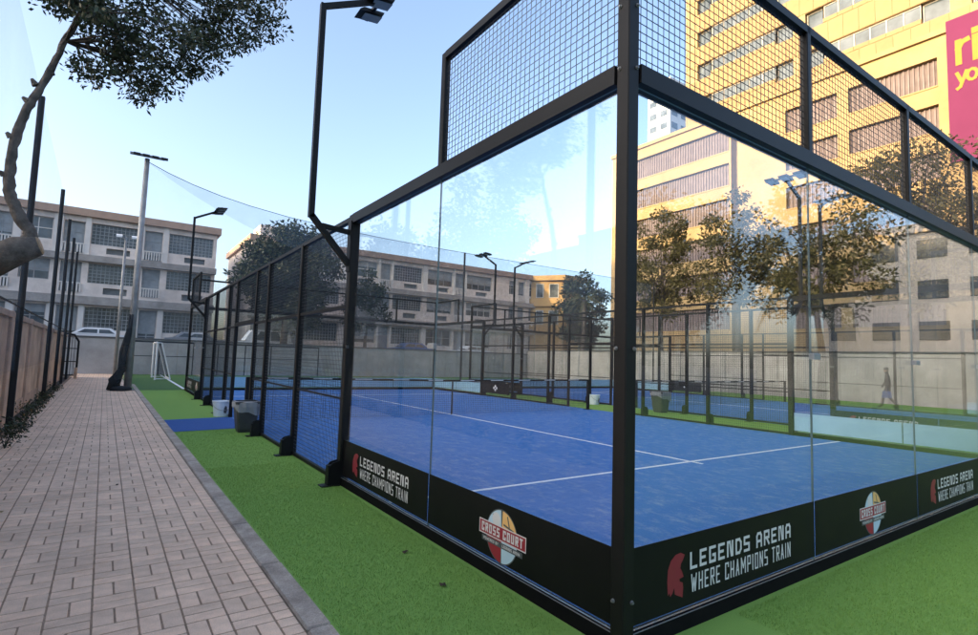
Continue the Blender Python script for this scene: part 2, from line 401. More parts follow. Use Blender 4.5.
for k in range(-3, 24):
    o = link('kerb_stone', ks, kerb, (R.uniform(-.003, .003), k, R.uniform(-.003, .002)))
struct(MB().box(-3.0, -2.1, -4, 34, -.06, -.012).build('planting_bed', 'soil'))
bpy.data.objects['planting_bed'].location = path.location; bpy.data.objects['planting_bed'].rotation_euler = path.rotation_euler

# turf blades close to the camera
tb = MB()
def blades(n, x0, x1, y0, y1):
    for _ in range(n):
        x, y = R.uniform(x0, x1), R.uniform(y0, y1)
        a = R.uniform(0, 2*pi); h = R.uniform(.007, .017); lx, ly = R.uniform(-.01, .01), R.uniform(-.01, .01); ww = .0016
        if x < 0 and x < -1.09-.0135*y: continue
        b = len(tb.v); tb.v += [(x-cos(a)*ww, y-sin(a)*ww, 0), (x+cos(a)*ww, y+sin(a)*ww, 0), (x+lx, y+ly, h)]
        tb.f.append((b, b+1, b+2)); tb.m.append(0); tb.t.append(R.random())
blades(70000, -1.25, -.07, .3, 5.5); blades(25000, -1.3, -.07, 5.5, 9.0); blades(120000, .9, 6.5, -1.6, -.07)
o = stuff(tb.build('turf_blades', 'turf_blade')); tag(o, 'short green artificial grass blades beside the paved path and glass wall', 'turf')

# ================================================================== COURT
def court_floor(x):
    f = struct(MB().box(0, 10, 0, 20, -.02, .004).build('court_floor', 'court_turf', loc=(x, 0, 0)))
    for b in ((0.05, 9.95, 3.025, 3.075), (.05, 9.95, 16.925, 16.975)): MB().box(*b, .0042, .008).build('court_line', 'line_paint', f)
    for b in ((4.975, 5.025, 2.85, 3.0245), (4.975, 5.025, 3.0755, 16.9245), (4.975, 5.025, 16.9755, 17.15)): MB().box(*b, .0042, .008).build('court_line', 'line_paint', f)
    return f
court_floor(0); court_floor(12); court_floor(-900) if False else None

_wire = {}
def wire_panel(w, h, t=.0034, pitch=.05):
    """welded wire mesh in the local xz plane, shared between panels of one size"""
    k = (round(w, 3), round(h, 3))
    if k not in _wire:
        mb = MB(); nx = int(w/pitch); nz = int(h/pitch)
        for i in range(nx+1): x = (w-nx*pitch)/2+i*pitch; mb.bar((x,0,0), (x,0,h), t, caps=False)
        for i in range(nz+1): z = (h-nz*pitch)/2+i*pitch; mb.bar((0,t*.9,z), (w,t*.9,z), t, caps=False)
        _wire[k] = mb.mesh('wire_mesh', 'wire')
    return _wire[k]
def add_wire(parent, x, y, z, w, h, along):
    o = stuff(link('wire_mesh', wire_panel(w, h), parent, (x, y, z)))
    if along == 'y': o.rotation_euler = (0, 0, pi/2)
    return o
post_h = {}
def post(parent, x, y, z0, z1, s=.08):
    k = (round(z1-z0, 3), s)
    if k not in post_h: post_h[k] = MB().bbox(-s/2, s/2, -s/2, s/2, 0, z1-z0, .006).mesh('post', 'black_metal')
    return link('post', post_h[k], parent, (x, y, z0))
GT = .006
_pane = MB().box(0, 1.992, -GT, GT, 0, 2.84, 0, (1, 1, 0, 1, 0, 1)).mesh('glass_pane', ['glass', 'glass_edge'])
_clamp = MB().bbox(-.05, .05, -.02, .02, -.022, .022, .006).mesh('clamp', 'galvanised')
_foot = MB(); 
prof = [(.04,0),(.17,0),(.17,.17),(.155,.215),(.125,.25),(.04,.27)]
_foot.prism([(x, -.05, z) for x, z in prof], (0, .012, 0)); _foot.prism([(x, .038, z) for x, z in prof], (0, .012, 0)); _foot.box(.04, .24, -.07, .07, .0, .012); _foot.box(.04, .17, -.037, .037, .013, .22)
_foot = _foot.mesh('foot_bracket', 'black_metal')
_bolt = MB().lathe([(0,.012),(.007,.012),(.008,.005),(.011,.004),(.011,0)], 8).mesh('bolt', 'grey_metal')

def enclosure(loc, label):
    root = thing('court_enclosure', label, 'padel court', loc)
    zt, zr0, zr1 = 2.93, 2.925, 3.03
    # glass: end walls (5 panes) and first two panes of each side
    spec = []
    for i in range(5): spec += [((2*i+.004, 0, .085), 0), ((2*i+.004, 20, .085), 0)]
    for x in (0, 10):
        for y in (0, 2, 16, 18): spec.append(((x, y+.004, .085), pi/2))
    for p, rz in spec:
        o = link('glass_pane', _pane, root, p); o.rotation_euler = (0, 0, rz)
    # posts
    for x in (0, 10):
        for y in (0, 20): post(root, x, y, 0, 4.03, .084)
        for y in (4, 16): post(root, x, y, 0, 3.03, .1)
        for y in (6, 8, 12, 14): post(root, x, y, 0, 3.0, .08)
        for y in (9, 11): post(root, x, y, 0, 3.0, .07)
        for y in (2, 18): post(root, x, y, 3.032, 4.03, .06)
    for y in (0, 20):
        for x in (2, 4, 6, 8): post(root, x, y, 3.032, 4.03, .06)
    # rails and sills
    def rail(name, p, q, w, h): return MB().bar(p, q, w, h).build(name, 'black_metal', root)
    for y in (0, 20):
        rail('top_rail', (.051, y, 2.978), (9.949, y, 2.978), .10, .105); rail('mesh_rail', (.051, y, 4.0), (9.949, y, 4.0), .06, .06)
        sg = -1 if y == 0 else 1
        rail('sill', (.043, y+sg*.001, .04), (9.957, y+sg*.001, .04), .056, .08).active_material = MATS['black_matt']
        rail('sill_lip', (.051, y+sg*.0255, .083), (9.949, y+sg*.0255, .083), .004, .004).active_material = MATS['grey_metal']
    for x in (0, 10):
        sg = -1 if x == 0 else 1
        for a, b in ((.051, 3.949), (16.051, 19.949)):
            rail('top_rail', (x, a, 2.978), (x, b, 2.978), .10, .105)
            rail('sill', (x+sg*.001, a, .04), (x+sg*.001, b, .04), .056, .08).active_material = MATS['black_matt']; rail('sill_lip', (x+sg*.0255, a, .083), (x+sg*.0255, b, .083), .004, .004).active_material = MATS['grey_metal']
        for a, b in ((.051, 1.97), (18.03, 19.949)): rail('mesh_rail', (x, a, 4.0), (x, b, 4.0), .06, .06)
        rail('top_rail', (x, 4.051, 3.0), (x, 15.949, 3.0), .06, .05)
        for a, b in ((4.051, 5.959), (6.041, 7.959), (8.041, 8.964), (11.036, 11.959), (12.041, 13.959), (14.041, 15.949)):
            rail('middle_rail', (x, a, 1.98), (x, b, 1.98), .04, .04); rail('bottom_rail', (x, a, .03), (x, b, .03), .04, .04)
            rail('lower_rail', (x, a, .93), (x, b, .93), .022, .022)
        rail('door_header', (x, 9.036, 2.02), (x, 10.964, 2.02), .06, .08)
        # wire mesh
        for a, b in ((4.05, 5.96), (6.04, 7.96), (8.04, 8.96), (11.04, 11.96), (12.04, 13.96), (14.04, 15.95)): add_wire(root, x, a, .05, b-a, 2.92, 'y')
        add_wire(root, x, 9.04, 2.06, 1.92, .91, 'y')
        for a in (.03, 18.03): add_wire(root, x, a, 3.03, 1.94, .95, 'y')
        for y in (4, 6, 8, 12, 14, 16):
            o = link('foot_bracket', _foot, root, (x, y, 0)); o.rotation_euler = (0, 0, pi if sg < 0 else 0)
    for y in (0, 20):
        for i in range(5): add_wire(root, 2*i+.03, y, 3.03, 1.94, .95, 'x')
    # clamps at the glass joints
    for y in (0, 20):
        for x in (2, 4, 6, 8):
            link('clamp', _clamp, root, (x, y+(-.03 if y == 0 else .03), 1.52))
    for x in (0, 10):
        for y in (2, 4, 16, 18):
            o = link('clamp', _clamp, root, (x+(-.03 if x == 0 else .03), y, 1.52)); o.rotation_euler = (0, 0, pi/2)
    for x, y in ((0, 0), (10, 0)):
        for z in (3.35, 3.0, 1.5, .25):
            o = link('bolt', _bolt, root, (x+.02, y-.042, z)); o.rotation_euler = (pi/2, 0, 0)
            o = link('bolt', _bolt, root, (x-.042, y+.02, z)); o.rotation_euler = (0, -pi/2, 0)
    # banners: black outside, pale blue towards the court
    B0, B1 = .112, .492
    def banner(fr, art):
        b = MB(); e = .0035
        P = [(.008, B0), (1.992, B0), (1.992, B1), (.008, B1)]
        b.poly([fr(u, v, 0) for u, v in P], 0); b.poly([fr(u, v, -e) for u, v in reversed(P)], 1)
        for i in range(4):
            j = (i+1) % 4; b.poly([fr(*P[i], 0), fr(*P[i], -e), fr(*P[j], -e), fr(*P[j], 0)], 0)
        o = b.build('banner', ['black_film', 'blue_film'], root)
        (legends if art == 'L' else crosscourt)(fr, o)
    off = GT+.006
    for i, a in enumerate('LCLCL'):
        banner(lambda u, v, w, i=i: (2*i+u, -off-w, v), a); banner(lambda u, v, w, i=i: (10-2*i-u, 20+off+w, v), a)
    for i, a in ((0, 'L'), (1, 'C')):
        for y in (4, 20):
            banner(lambda u, v, w, i=i, y=y: (-off-w, y-2*i-u, v), a); banner(lambda u, v, w, i=i, y=y: (10+off+w, y-4+2*i+u, v), a)
    # small emblem board on the mesh towards the gap between the courts
    b = MB(); 
    fr = lambda u, v, w: (9.955-w, 15.9-u*.9, v)
    b.box(9.955, 9.962, 14.1, 15.9, .14, .56); o = b.build('emblem_board', 'black_film', root)
    d = MB(); 
    for k, (du, dv) in enumerate(((0,.07),(.09,0),(0,-.07),(-.09,0))):
        d.poly([(9.95, 15+du+.05*cos(2*pi*i/12), .35+dv+.05*sin(2*pi*i/12)) for i in range(12)])
    d.build('clover_emblem', 'white_vinyl', o)
    return root
enc1 = enclosure((0, 0, 0), 'black steel and glass padel court cage with bannered corner beside the brick path')
enc2 = copy_tree(enc1); enc2.location = (12, 0, 0)
enc2['label'] = 'second black padel court cage, across the green strip behind the first court'
for e in (enc1, enc2): e['group'] = 'padel court cages'

def tennis_net(x, label):
    t = thing('padel_net', label, 'net', (x, 10, 0), 'padel nets')
    for px in (.12, 9.88):
        MB().bbox(px-.04, px+.04, -.04, .04, 0, .92, .008).build('net_post', 'black_metal', t)
        MB().box(px-.1, px+.1, -.1, .1, .004, .014).build('base_plate', 'black_metal', t)
    mb = MB(); n = 190; 
    sag = lambda u: .88+.04*abs(u-5)/5
    for i in range(n+1):
        u = .17+i*9.66/n; mb.bar((u,0,.03), (u,0,sag(u)-.03), .004, caps=False)
    for k in range(17):
        for a in range(8):
            u0, u1 = .17+a*9.66/8, .17+(a+1)*9.66/8; f = k/16
            mb.bar((u0,.004,.03+f*(sag(u0)-.06)), (u1,.004,.03+f*(sag(u1)-.06)), .004, caps=False)
    stuff(mb.build('net_cords', 'net_cord', t))
    mb = MB()
    for a in range(12):
        u0, u1 = .16+a*9.68/12, .16+(a+1)*9.68/12
        mb.bar((u0,0,sag(u0)-.02), (u1,0,sag(u1)-.02), .012, .05, caps=(a in (0, 11)))
    mb.build('top_band', 'black_film', t)
    mb = MB()
    for a in range(10):
        u0 = .5+a*.95; mb.bar((u0,-.007,sag(u0)-.015), (u0+.42,-.007,sag(u0+.42)-.015), .003, .02)
    mb.build('band_marks', 'white_vinyl', t)
    MB().bar((5,-.012,.01), (5,-.012,.87), .05, .004).build('center_strap', 'net_cord', t)
    return t
tennis_net(0, 'black padel net strung across the first blue court'); tennis_net(12, 'black padel net strung across the second court beyond the green strip')

# ------------------------------------------------------------------ floodlights bolted to the cage posts
def floodlight(x, y, s, label):
    t = thing('floodlight', label, 'floodlight', (x, y, 2.45), 'floodlights on the cages')
    mb = MB(); zb = 2.45
    mb.bar((s*.05,0,0), (s*.5,0,.5), .06); mb.bar((s*.5,0,.47), (s*.5,0,2.93), .06, ref=(0,1,0)); mb.bar((s*.5,0,2.9), (-s*.16,0,3.24), .055)
    mb.build('pole', 'black_metal', t)
    MB().bar((s*.055,0,.37), (s*.38,0,.4), .05, .05).build('bracket_arm', 'black_metal', t)
    MB().box(min(s*.05,s*.062), max(s*.05,s*.062), -.05, .05, -.08, .5).build('mounting_plate', 'black_metal', t)
    MB().bar((-s*.16,-.42,3.235), (-s*.16,.42,3.235), .04).build('crossbar', 'black_metal', t)
    for yy in (-.33, -.02, .29):
        hb = MB(); a = .35
        P = [(-.02,0),(.02,.035),(.30,.028),(.30,-.005),(-.02,-.02)]
        hb.prism([(-s*(.02+u*cos(a)+v*sin(a)), yy-.1, 3.20-u*sin(a)*-.35+v*cos(a)) for u, v in P], (0, .2, 0))
        h = hb.build('lamp_head', 'dark_metal', t)
        MB().poly([(-s*(.04+u*cos(a)), yv, 3.19+u*sin(a)*.35-.018) for u, yv in ((.03,yy-.08),(.27,yy-.08),(.27,yy+.08),(.03,yy+.08))]).build('lens', 'lens_led', h)
    return t
floodlight(0, 4, -1, 'black cranked floodlight pole bolted to the cage post where glass meets mesh beside the path')
floodlight(0, 16, -1, 'black cranked floodlight pole on the cage post near the football pitch, beside the path')
floodlight(10, 4, 1, 'floodlight pole rising from the first cage over its glass corner by the green strip')
floodlight(10, 16, 1, 'floodlight pole on the first cage at the green strip, towards the football pitch')
floodlight(12, 16, -1, 'floodlight pole on the second cage at the green strip, towards the football pitch')
floodlight(12, 4, -1, 'floodlight pole on the second cage beside its glass corner')

# ================================================================== small things round the court
def bin_(loc, label, liner=True, s=1., rz=0):
    t = thing('litter_bin', label, 'bin', loc, 'litter bins', rz)
    b = MB()
    def ring(w, d, z, c=.03): return [(-w+c,-d,z),(w-c,-d,z),(w,-d+c,z),(w,d-c,z),(w-c,d,z),(-w+c,d,z),(-w,d-c,z),(-w,-d+c,z)]
    L = [ring(.13,.13,0), ring(.15,.15,.06), ring(.20,.19,.50), ring(.215,.205,.505), ring(.215,.205,.545), ring(.19,.18,.545), ring(.14,.13,.1)]
    for A, B in zip(L, L[1:]):
        for i in range(8): j = (i+1) % 8; b.poly([A[i], A[j], B[j], B[i]])
    b.poly(L[-1]); b.poly(list(reversed(L[0])))
    b.build('body', 'bin_grey', t)
    if liner:
        g = MB(); K = 28; rows = []
        for r_ in range(4):
            row = []
            for i in range(K):
                a = 2*pi*i/K; q = R.uniform(-.012, .012)
                drop = (.0, -.02, -.10, -.17-.07*sin(a*1+2.2)-.02*sin(a*5))[r_]
                rad = (.19, .232, .235, .226)[r_]+q
                m_ = max(abs(cos(a)), abs(sin(a)))**.6
                row.append((cos(a)*rad/m_, sin(a)*rad/m_*.97, .552+drop))
            rows.append(row)
        for A, B in zip(rows, rows[1:]):
            for i in range(K): j = (i+1) % K; g.poly([A[i], A[j], B[j], B[i]])
        g.build('bag_liner', 'plastic_bag', t)
    t.scale = (s, s, s); return t
bin_((-.14, 8.62, 0), 'dark grey litter bin with clear bag liner standing by the cage post beside the path')
bin_((11.55, 8.6, 0), 'dark litter bin with bag liner standing on the green strip between the two cages', True, 1.15)
def bucket(loc, label):
    t = thing('bucket', label, 'bucket', loc, 'white buckets')
    MB().lathe([(0,0),(.165,0),(.17,.01),(.20,.31),(.212,.315),(.212,.335),(.203,.335),(.195,.31),(.16,.02),(0,.02)], 24).build('body', 'bucket_white', t, smooth=False)
    k = MB(); pts = [(.21*cos(a), .21*sin(a)*.3-.16, .30-.16*abs(sin(a))) for a in [pi*i/10 for i in range(11)]]
    k.tube([(p[0], -.05-.165*sin(pi*i/10), p[2]) for i, p in enumerate(pts)], .005, 5).build('handle', 'galvanised', t)
    d = MB(); d.poly([(.205*sin(a)*.97, -.205*cos(a)*.97, z) for a, z in ((.0,.10),(.22,.07),(.34,.14),(.30,.22),(.16,.24),(.02,.19))]); d.build('printed_mark', 'emblem_grey', t)
    return t
bucket((-.12, 11.3, 0), 'white plastic bucket with dark mark beside the path cage entrance')
bucket((11.6, 11.4, 0), 'white plastic bucket on the green strip between the cages')
for i, (x, y, l) in enumerate(((-.32,1.75,'dry dark leaf lying on turf by the emblem banner'),(-.37,1.12,'dry dark twig scrap on turf near the glass corner'))):
    b = MB(); n = 8
    for k in range(n):
        a0, a1 = 2*pi*k/n, 2*pi*(k+1)/n
        b.poly([(0,0,.02),(.03*cos(a0),.018*sin(a0),.012+.008*sin(3*a0)),(.03*cos(a1),.018*sin(a1),.012+.008*sin(3*a1))])
    o = tag(b.build('fallen_leaf', 'dead_leaf', loc=(x, y, 0)), l, 'leaf', 'fallen leaves'); o.rotation_euler = (0,0,i*1.3+.4)

for k in range(12):
    y = R.uniform(2.2, 12); x = -1.235-.0135*y-R.uniform(1.55, 2.05) if k % 3 else -1.235-.0135*y-R.uniform(.1, 1.7)
    b = MB(); n = 8
    for q in range(n):
        a0, a1 = 2*pi*q/n, 2*pi*(q+1)/n
        b.poly([(0,0,.012),(.03*cos(a0),.014*sin(a0),.006+.005*sin(3*a0)),(.03*cos(a1),.014*sin(a1),.006+.005*sin(3*a1))])
    o = tag(b.build('fallen_leaf', 'dead_leaf' if k % 2 else 'dry_leaf', loc=(x, y, 0)), 'small curled dry leaf lying on the brick path', 'leaf', 'leaves on the path'); o.rotation_euler = (0,0,R.uniform(0,6))
# ================================================================== left side: wall, fence, gate, plants
# (everything turned with the path)
TH = .0200
def LX(y, off): return off - TH*y           # x of a line running beside the path
wall = thing('boundary_wall', 'peach plastered boundary wall with pilasters along the brick path', 'wall', (LX(0,-3.50), 0, 0), rz=TH)
for k in range(-2, 9):
    y0 = k*3.3+.8
    MB().box(-.12, 0, y0+.16, y0+3.14, -.05, 1.9).build('wall_panel', 'peach_wall', wall)
    MB().bbox(-.16, .05, y0-.16, y0+.158, -.05, 2.02, .01).build('pilaster', 'peach_trim', wall)
    MB().bbox(-.18, .06, y0+.162, y0+3.138, 1.902, 2.0, .012).build('coping', 'peach_trim', wall)
    MB().box(.001, .02, y0+.165, y0+3.135, -.05, .28).build('plinth', 'peach_trim', wall)
nf = thing('net_fence', 'tall black posts carrying fine netting above the peach wall', 'fence', (LX(0,-3.30), 0, 0), rz=TH)
py = [-2.9, 3.6, 9.9, 16.6, 20.8, 24.6, 28.4]
for y in py: MB().bbox(-.045, .045, y-.045, y+.045, -.05, 5.7, .008).build('post', 'dark_metal', nf)
for a, b in zip(py, py[1:]):
    MB().bar((0,a+.046,2.05), (0,b-.046,2.05), .02).build('cable_rail', 'dark_metal', nf)
    MB().poly([(0,a+.05,1.0),(0,b-.05,1.0),(0,b-.05,5.68),(0,a+.05,5.68)]).build('netting', 'net_fine', nf)
gate = thing('steel_gate', 'black steel mesh gate standing open where peach wall meets the end of the path', 'gate', (LX(29.4,-3.30), 29.4, 0))
g = MB(); g.bbox(-.55,-.47,-.04,.04,-.02,1.75,.008); g.bbox(.28,.36,-.04,.04,-.02,1.7,.008); g.tube([(-.5,0,1.72),(-.4,0,1.95),(-.1,0,2.02),(.15,0,1.98),(.32,0,1.68)], .045, 8); g.build('gate_frame', 'black_metal', gate)
g = MB()
for z in (.12, .75, 1.35): g.bar((-.46,0,z), (.275,0,z), .04)
g.build('crossbars', 'black_metal', gate)
for k in range(6): MB().bar((-.36+k*.11,0,.145), (-.36+k*.11,0,1.9), .018).build('gate_bar', 'black_metal', gate)
MB().bar((-.47,.02,.1),(-.47,.02,.1001),.01).build('latch', 'black_metal', gate)
o = tag(MB().bbox(-.06,.06,-.06,.06,-.02,.5,.015).build('bollard', 'peach_wall', loc=(LX(28.6,-2.98), 28.6, 0)), 'short pale concrete bollard at the foot of the black gate', 'bollard')

def leaf_card(mb, p, d, nrm, l, wd):
    """one leaf: a folded diamond"""
    p = Vector(p); d = Vector(d).normalized(); s = d.cross(nrm)
    if s.length < 1e-4: s = d.orthogonal()
    s = s.normalized()*wd/2; q = p + d*l*.5; e = p + d*l
    b = len(mb.v); mb.v += [tuple(p), tuple(q+s), tuple(e), tuple(q-s)]
    mb.f.append((b, b+1, b+2, b+3)); mb.m.append(0); mb.t.append(R.random())
def rv():
    while 1:
        v = Vector((R.uniform(-1,1), R.uniform(-1,1), R.uniform(-1,1)))
        if .05 < v.length < 1: return v.normalized()
def clump(mb, c, r, n, l, wd, flat=1.):
    c = Vector(c)
    for _ in range(n):
        v = rv()*r*(R.random()**.45); v.z *= flat
        d = (v.normalized()*.6 + rv()*.8 + Vector((0,0,-.25)))
        leaf_card(mb, c+v, d, rv(), l*R.uniform(.45,1.4), wd*R.uniform(.6,1.3))
for i in range(9):      # shrubs in the bed
    y = 4.8+i*1.7+R.uniform(-.3,.3); h = R.uniform(.16,.34); x = LX(y,-3.22)+R.uniform(-.08,.12)
    t = thing('small_shrub', 'small dark leafy shrub growing in the soil bed at the foot of the peach wall', 'shrub', (x, y, -.012), 'shrubs along the peach wall')
    if i % 3 == 1: t['label'] = 'small dark shrub with orange flowers in the soil bed along the peach wall'
    st = MB(); lf = MB()
    for k in range(5):
        a = R.uniform(0,2*pi); e = (cos(a)*h*.5, sin(a)*h*.5, h*R.uniform(.7,1.1)); st.tube([(0,0,0),(e[0]*.4,e[1]*.4,e[2]*.6),e], [.008,.006,.003], 4)
        clump(lf, e, h*.42, 34, .06, .026); clump(lf, (e[0]*.5,e[1]*.5,e[2]*.55), h*.35, 16, .055, .024)
    st.build('stem', 'bark_dark', t); lf.build('foliage', 'leaf_dark', t)
    if i % 3 == 1:
        for k in range(5):
            f = MB(); clump(f, (R.uniform(-.1,.1), R.uniform(-.1,.1), h*R.uniform(.3,.9)), .015, 7, .022, .016)
            f.t = []; f.build('flower', 'orange_flower', t)

lit = MB()
for k in range(420):
    y = 1.8+R.random()**1.3*22; x = -1.235-.0135*y-2.1+R.gauss(0, .07)+(.0 if R.random() < .8 else R.uniform(0, .5))
    a = R.uniform(0, 6.28); l = R.uniform(.008, .024); c_, s_ = cos(a), sin(a); z = R.uniform(.002, .006)
    b = len(lit.v); lit.v += [(x-l*c_, y-l*s_, z), (x+.4*l*s_, y-.4*l*c_, z+.004), (x+l*c_, y+l*s_, z+.002), (x-.4*l*s_, y+.4*l*c_, z+.005)]
    lit.f.append((b, b+1, b+2, b+3)); lit.m.append(R.choice((0, 0, 1)))
tag(stuff(lit.build('leaf_litter', ['dead_leaf', 'dry_leaf'])), 'crumbled dry leaf litter along the left edge of the brick path', 'leaf litter')
# ================================================================== trees
def tree(name, label, loc, h, crown_r, trunk_r, leafm, bark='bark_dark', nclump=46, nleaf=110, ll=.2, lw=.1, crown_h=None, cz=None, group=None, seed=0, lean=(0,0), sparse=1.):
    global R
    keep = R; R = random.Random(seed)
    t = thing(name, label, 'tree', loc, group)
    ch = crown_h or h*.55; cz = cz or h-ch*.5
    tr = MB(); lf = MB()
    top = Vector((lean[0], lean[1], cz))
    pts = [Vector((0,0,-.05)), Vector((R.uniform(-.1,.1)*h*.1, R.uniform(-.1,.1)*h*.1, h*.2)), top*.6+Vector((R.uniform(-.2,.2), R.uniform(-.2,.2), 0)), top]
    tr.tube(pts, [trunk_r*1.2, trunk_r*.85, trunk_r*.6, trunk_r*.3], 9)
    for k in range(nclump):
        v = rv(); rr = R.uniform(.35, 1.)**.6
        c = top + Vector((v.x*crown_r*rr, v.y*crown_r*rr, v.z*ch*.5*rr))
        c += Vector((sin(k*1.7)*crown_r*.12, cos(k*2.3)*crown_r*.12, 0))
        s = pts[2].lerp(top, R.uniform(0,.9)); mid = s.lerp(c, .55)+Vector((0,0,-.04*h*R.random()))
        tr.tube([s, mid, c], [trunk_r*.28, trunk_r*.16, trunk_r*.05], 5, caps=False)
        clump(lf, c, crown_r*R.uniform(.20,.36)*sparse, nleaf, ll, lw, .75)
        for q in range(2): clump(lf, mid.lerp(c, R.random())+rv()*crown_r*.12, crown_r*.15, nleaf//5, ll, lw)
    tr.build('trunk', bark, t, smooth=True); lf.build('crown', leafm, t)
    R = keep
    return t
# the leaning tree beside the path
lt = thing('leaning_tree', 'pale barked tree leaning over the brick path with a sawn limb and dense dark crown', 'tree', (-3.42, 3.85, 0))
B = Vector((-3.42, 3.85, 0)); tr = MB()
def W(*p): return tuple(Vector(p)-B)
main = [W(-3.42,3.85,-.05), W(-3.47,3.86,.7), W(-3.42,3.88,1.40), W(-3.20,3.9,1.85), W(-2.93,3.9,2.14), W(-2.80,3.9,2.32), W(-2.885,3.9,2.48), W(-2.955,3.9,2.68), W(-2.965,3.9,2.92), W(-2.945,3.9,3.18), W(-2.88,3.9,3.44), W(-2.79,3.9,3.71), W(-2.70,3.9,4.05), W(-2.61,3.9,4.34), W(-2.5,3.9,4.8)]
rad = [.17,.15,.135,.125,.11,.078,.068,.062,.057,.054,.049,.042,.036,.03,.022]
sub = []; sr = []
for i in range(len(main)-1):
    p0, p1, p2, p3 = [Vector(main[min(max(i+q, 0), len(main)-1)]) for q in (-1, 0, 1, 2)]
    for k in range(6):
        f = k/6; q = .5*((2*p1)+(p2-p0)*f+(2*p0-5*p1+4*p2-p3)*f*f+(3*p1-p0-3*p2+p3)*f**3)
        sub.append(tuple(q+rv()*.004)); sr.append((rad[i]*(1-f)+rad[i+1]*f)*(.8 if i < 4 else .62)*R.uniform(.92,1.09))
tr.tube(sub, sr, 16)
tr.v = [tuple(Vector(v)+rv()*.005) for v in tr.v]
tr.build('trunk', 'bark', lt, smooth=True)
st = MB(); st.tube([W(-3.04,3.9,2.06), W(-2.86,3.89,2.20), W(-2.735,3.885,2.25)], [.125,.115,.08], 10); s_ = st.build('sawn_limb', 'bark', lt, smooth=True)
MB().tube([W(-2.735,3.885,2.25), W(-2.722,3.884,2.255)], [.078,.066], 10).build('cut_face', 'cut_wood', s_)
for p, d in (((-2.98,3.9,3.12),(-.05,-.02,.05)), ((-2.9,3.9,3.45),(-.06,0,.04)), ((-2.8,3.9,3.72),(.09,-.03,.02)), ((-2.86,3.9,3.6),(-.05,0,.08)), ((-3.0,3.9,2.8),(-.04,-.03,.03))):
    q = Vector(W(*p)); MB().tube([q, q+Vector(d)*.6], [.03,.012], 7).build('knot', 'bark', lt)
lim = MB(); lf = MB(); keep = R; R = random.Random(5)
CL = []
bound = [(-3.05,4.42),(-2.85,4.28),(-2.55,3.72),(-2.3,3.85),(-2.05,3.70),(-1.85,3.95),(-1.67,4.08),(-1.4,4.40),(-1.13,4.60),(-1.0,4.9)]
def zb(x):
    for (a, za), (b, zb_) in zip(bound, bound[1:]):
        if a <= x <= b: return za+(zb_-za)*(x-a)/(b-a)
    return 4.7
for k in range(165):
    x = R.uniform(-3.05, -1.05); lo = zb(x); z = lo+.13+abs(R.gauss(0,.6)); y = 3.9+R.gauss(0,.32)
    if z > 6.2: continue
    CL.append((x, y, z))
for (x, z) in bound[1:-1]: CL += [(x, 3.9, z+.11), (x+.12, 3.8, z+.16)]
heads = [Vector(W(-2.70,3.9,4.05)), Vector(W(-2.62,3.9,4.34)), Vector(W(-2.5,3.9,4.8))]
for c in CL:
    c = Vector(W(*c)); h = min(heads, key=lambda q: (q-c).length); mid = h.lerp(c, .5)+Vector((0,0,.10)); lim.tube([h, mid, c], [.009,.006,.002], 4, caps=False)
    clump(lf, c, R.uniform(.10,.17), 80, .054, .025, .9)
R = keep
lim.build('branches', 'bark_dark', lt, smooth=True); lf.build('crown', 'leaf_dark', lt)

# street trees in front of the ochre tower and beyond the walls
G1 = 'trees beyond the boundary walls'
tree('street_tree', 'loose olive tree with two leafy tufts in front of the louvred ochre wing', (29.5, 22.2, 0), 13.0, 3.0, .17, 'leaf_olive', nclump=40, nleaf=130, ll=.26, lw=.13, crown_h=8.2, cz=8.6, seed=3, group=G1, sparse=.7)
tree('street_tree', 'broad olive tree before the blank part of the ochre facade', (29.8, 16.8, 0), 12.8, 3.3, .2, 'leaf_olive', nclump=48, nleaf=125, ll=.26, lw=.13, crown_h=8.4, cz=8.4, seed=4, group=G1, sparse=.7)
tree('street_tree', 'dense tree below the pink sign, its top reaching the sign foot', (29.6, 7.6, 0), 12.6, 3.5, .22, 'leaf_olive', nclump=60, nleaf=120, ll=.26, lw=.13, crown_h=8.2, cz=8.6, seed=6, group=G1)
tree('street_tree', 'smaller tree between the broad olive tree and the one below the pink sign', (29.2, 12.2, 0), 9.6, 2.0, .15, 'leaf_olive', nclump=24, nleaf=110, ll=.30, lw=.15, crown_h=5.5, cz=7.0, seed=8, group=G1)
tree('street_tree', 'dark evergreen tree standing just behind the palm', (30.2, 30.8, 0), 9.2, 2.2, .2, 'leaf_dark', nclump=40, nleaf=130, ll=.30, lw=.15, crown_h=7, cz=5.6, seed=9, group=G1)
tree('street_tree', 'big dark bushy tree in front of the three storey flats', (8.3, 40.5, 1.35), 10.6, 3.6, .26, 'leaf_dark', nclump=95, nleaf=170, ll=.34, lw=.17, crown_h=8.8, cz=5.6, seed=10, group=G1)
tree('street_tree', 'narrow dark tree beside the big bushy one at the flats', (15.2, 41.5, 1.35), 7.6, 2.0, .15, 'leaf_dark', nclump=34, nleaf=120, ll=.30, lw=.15, crown_h=6.0, cz=4.4, seed=12, group=G1)
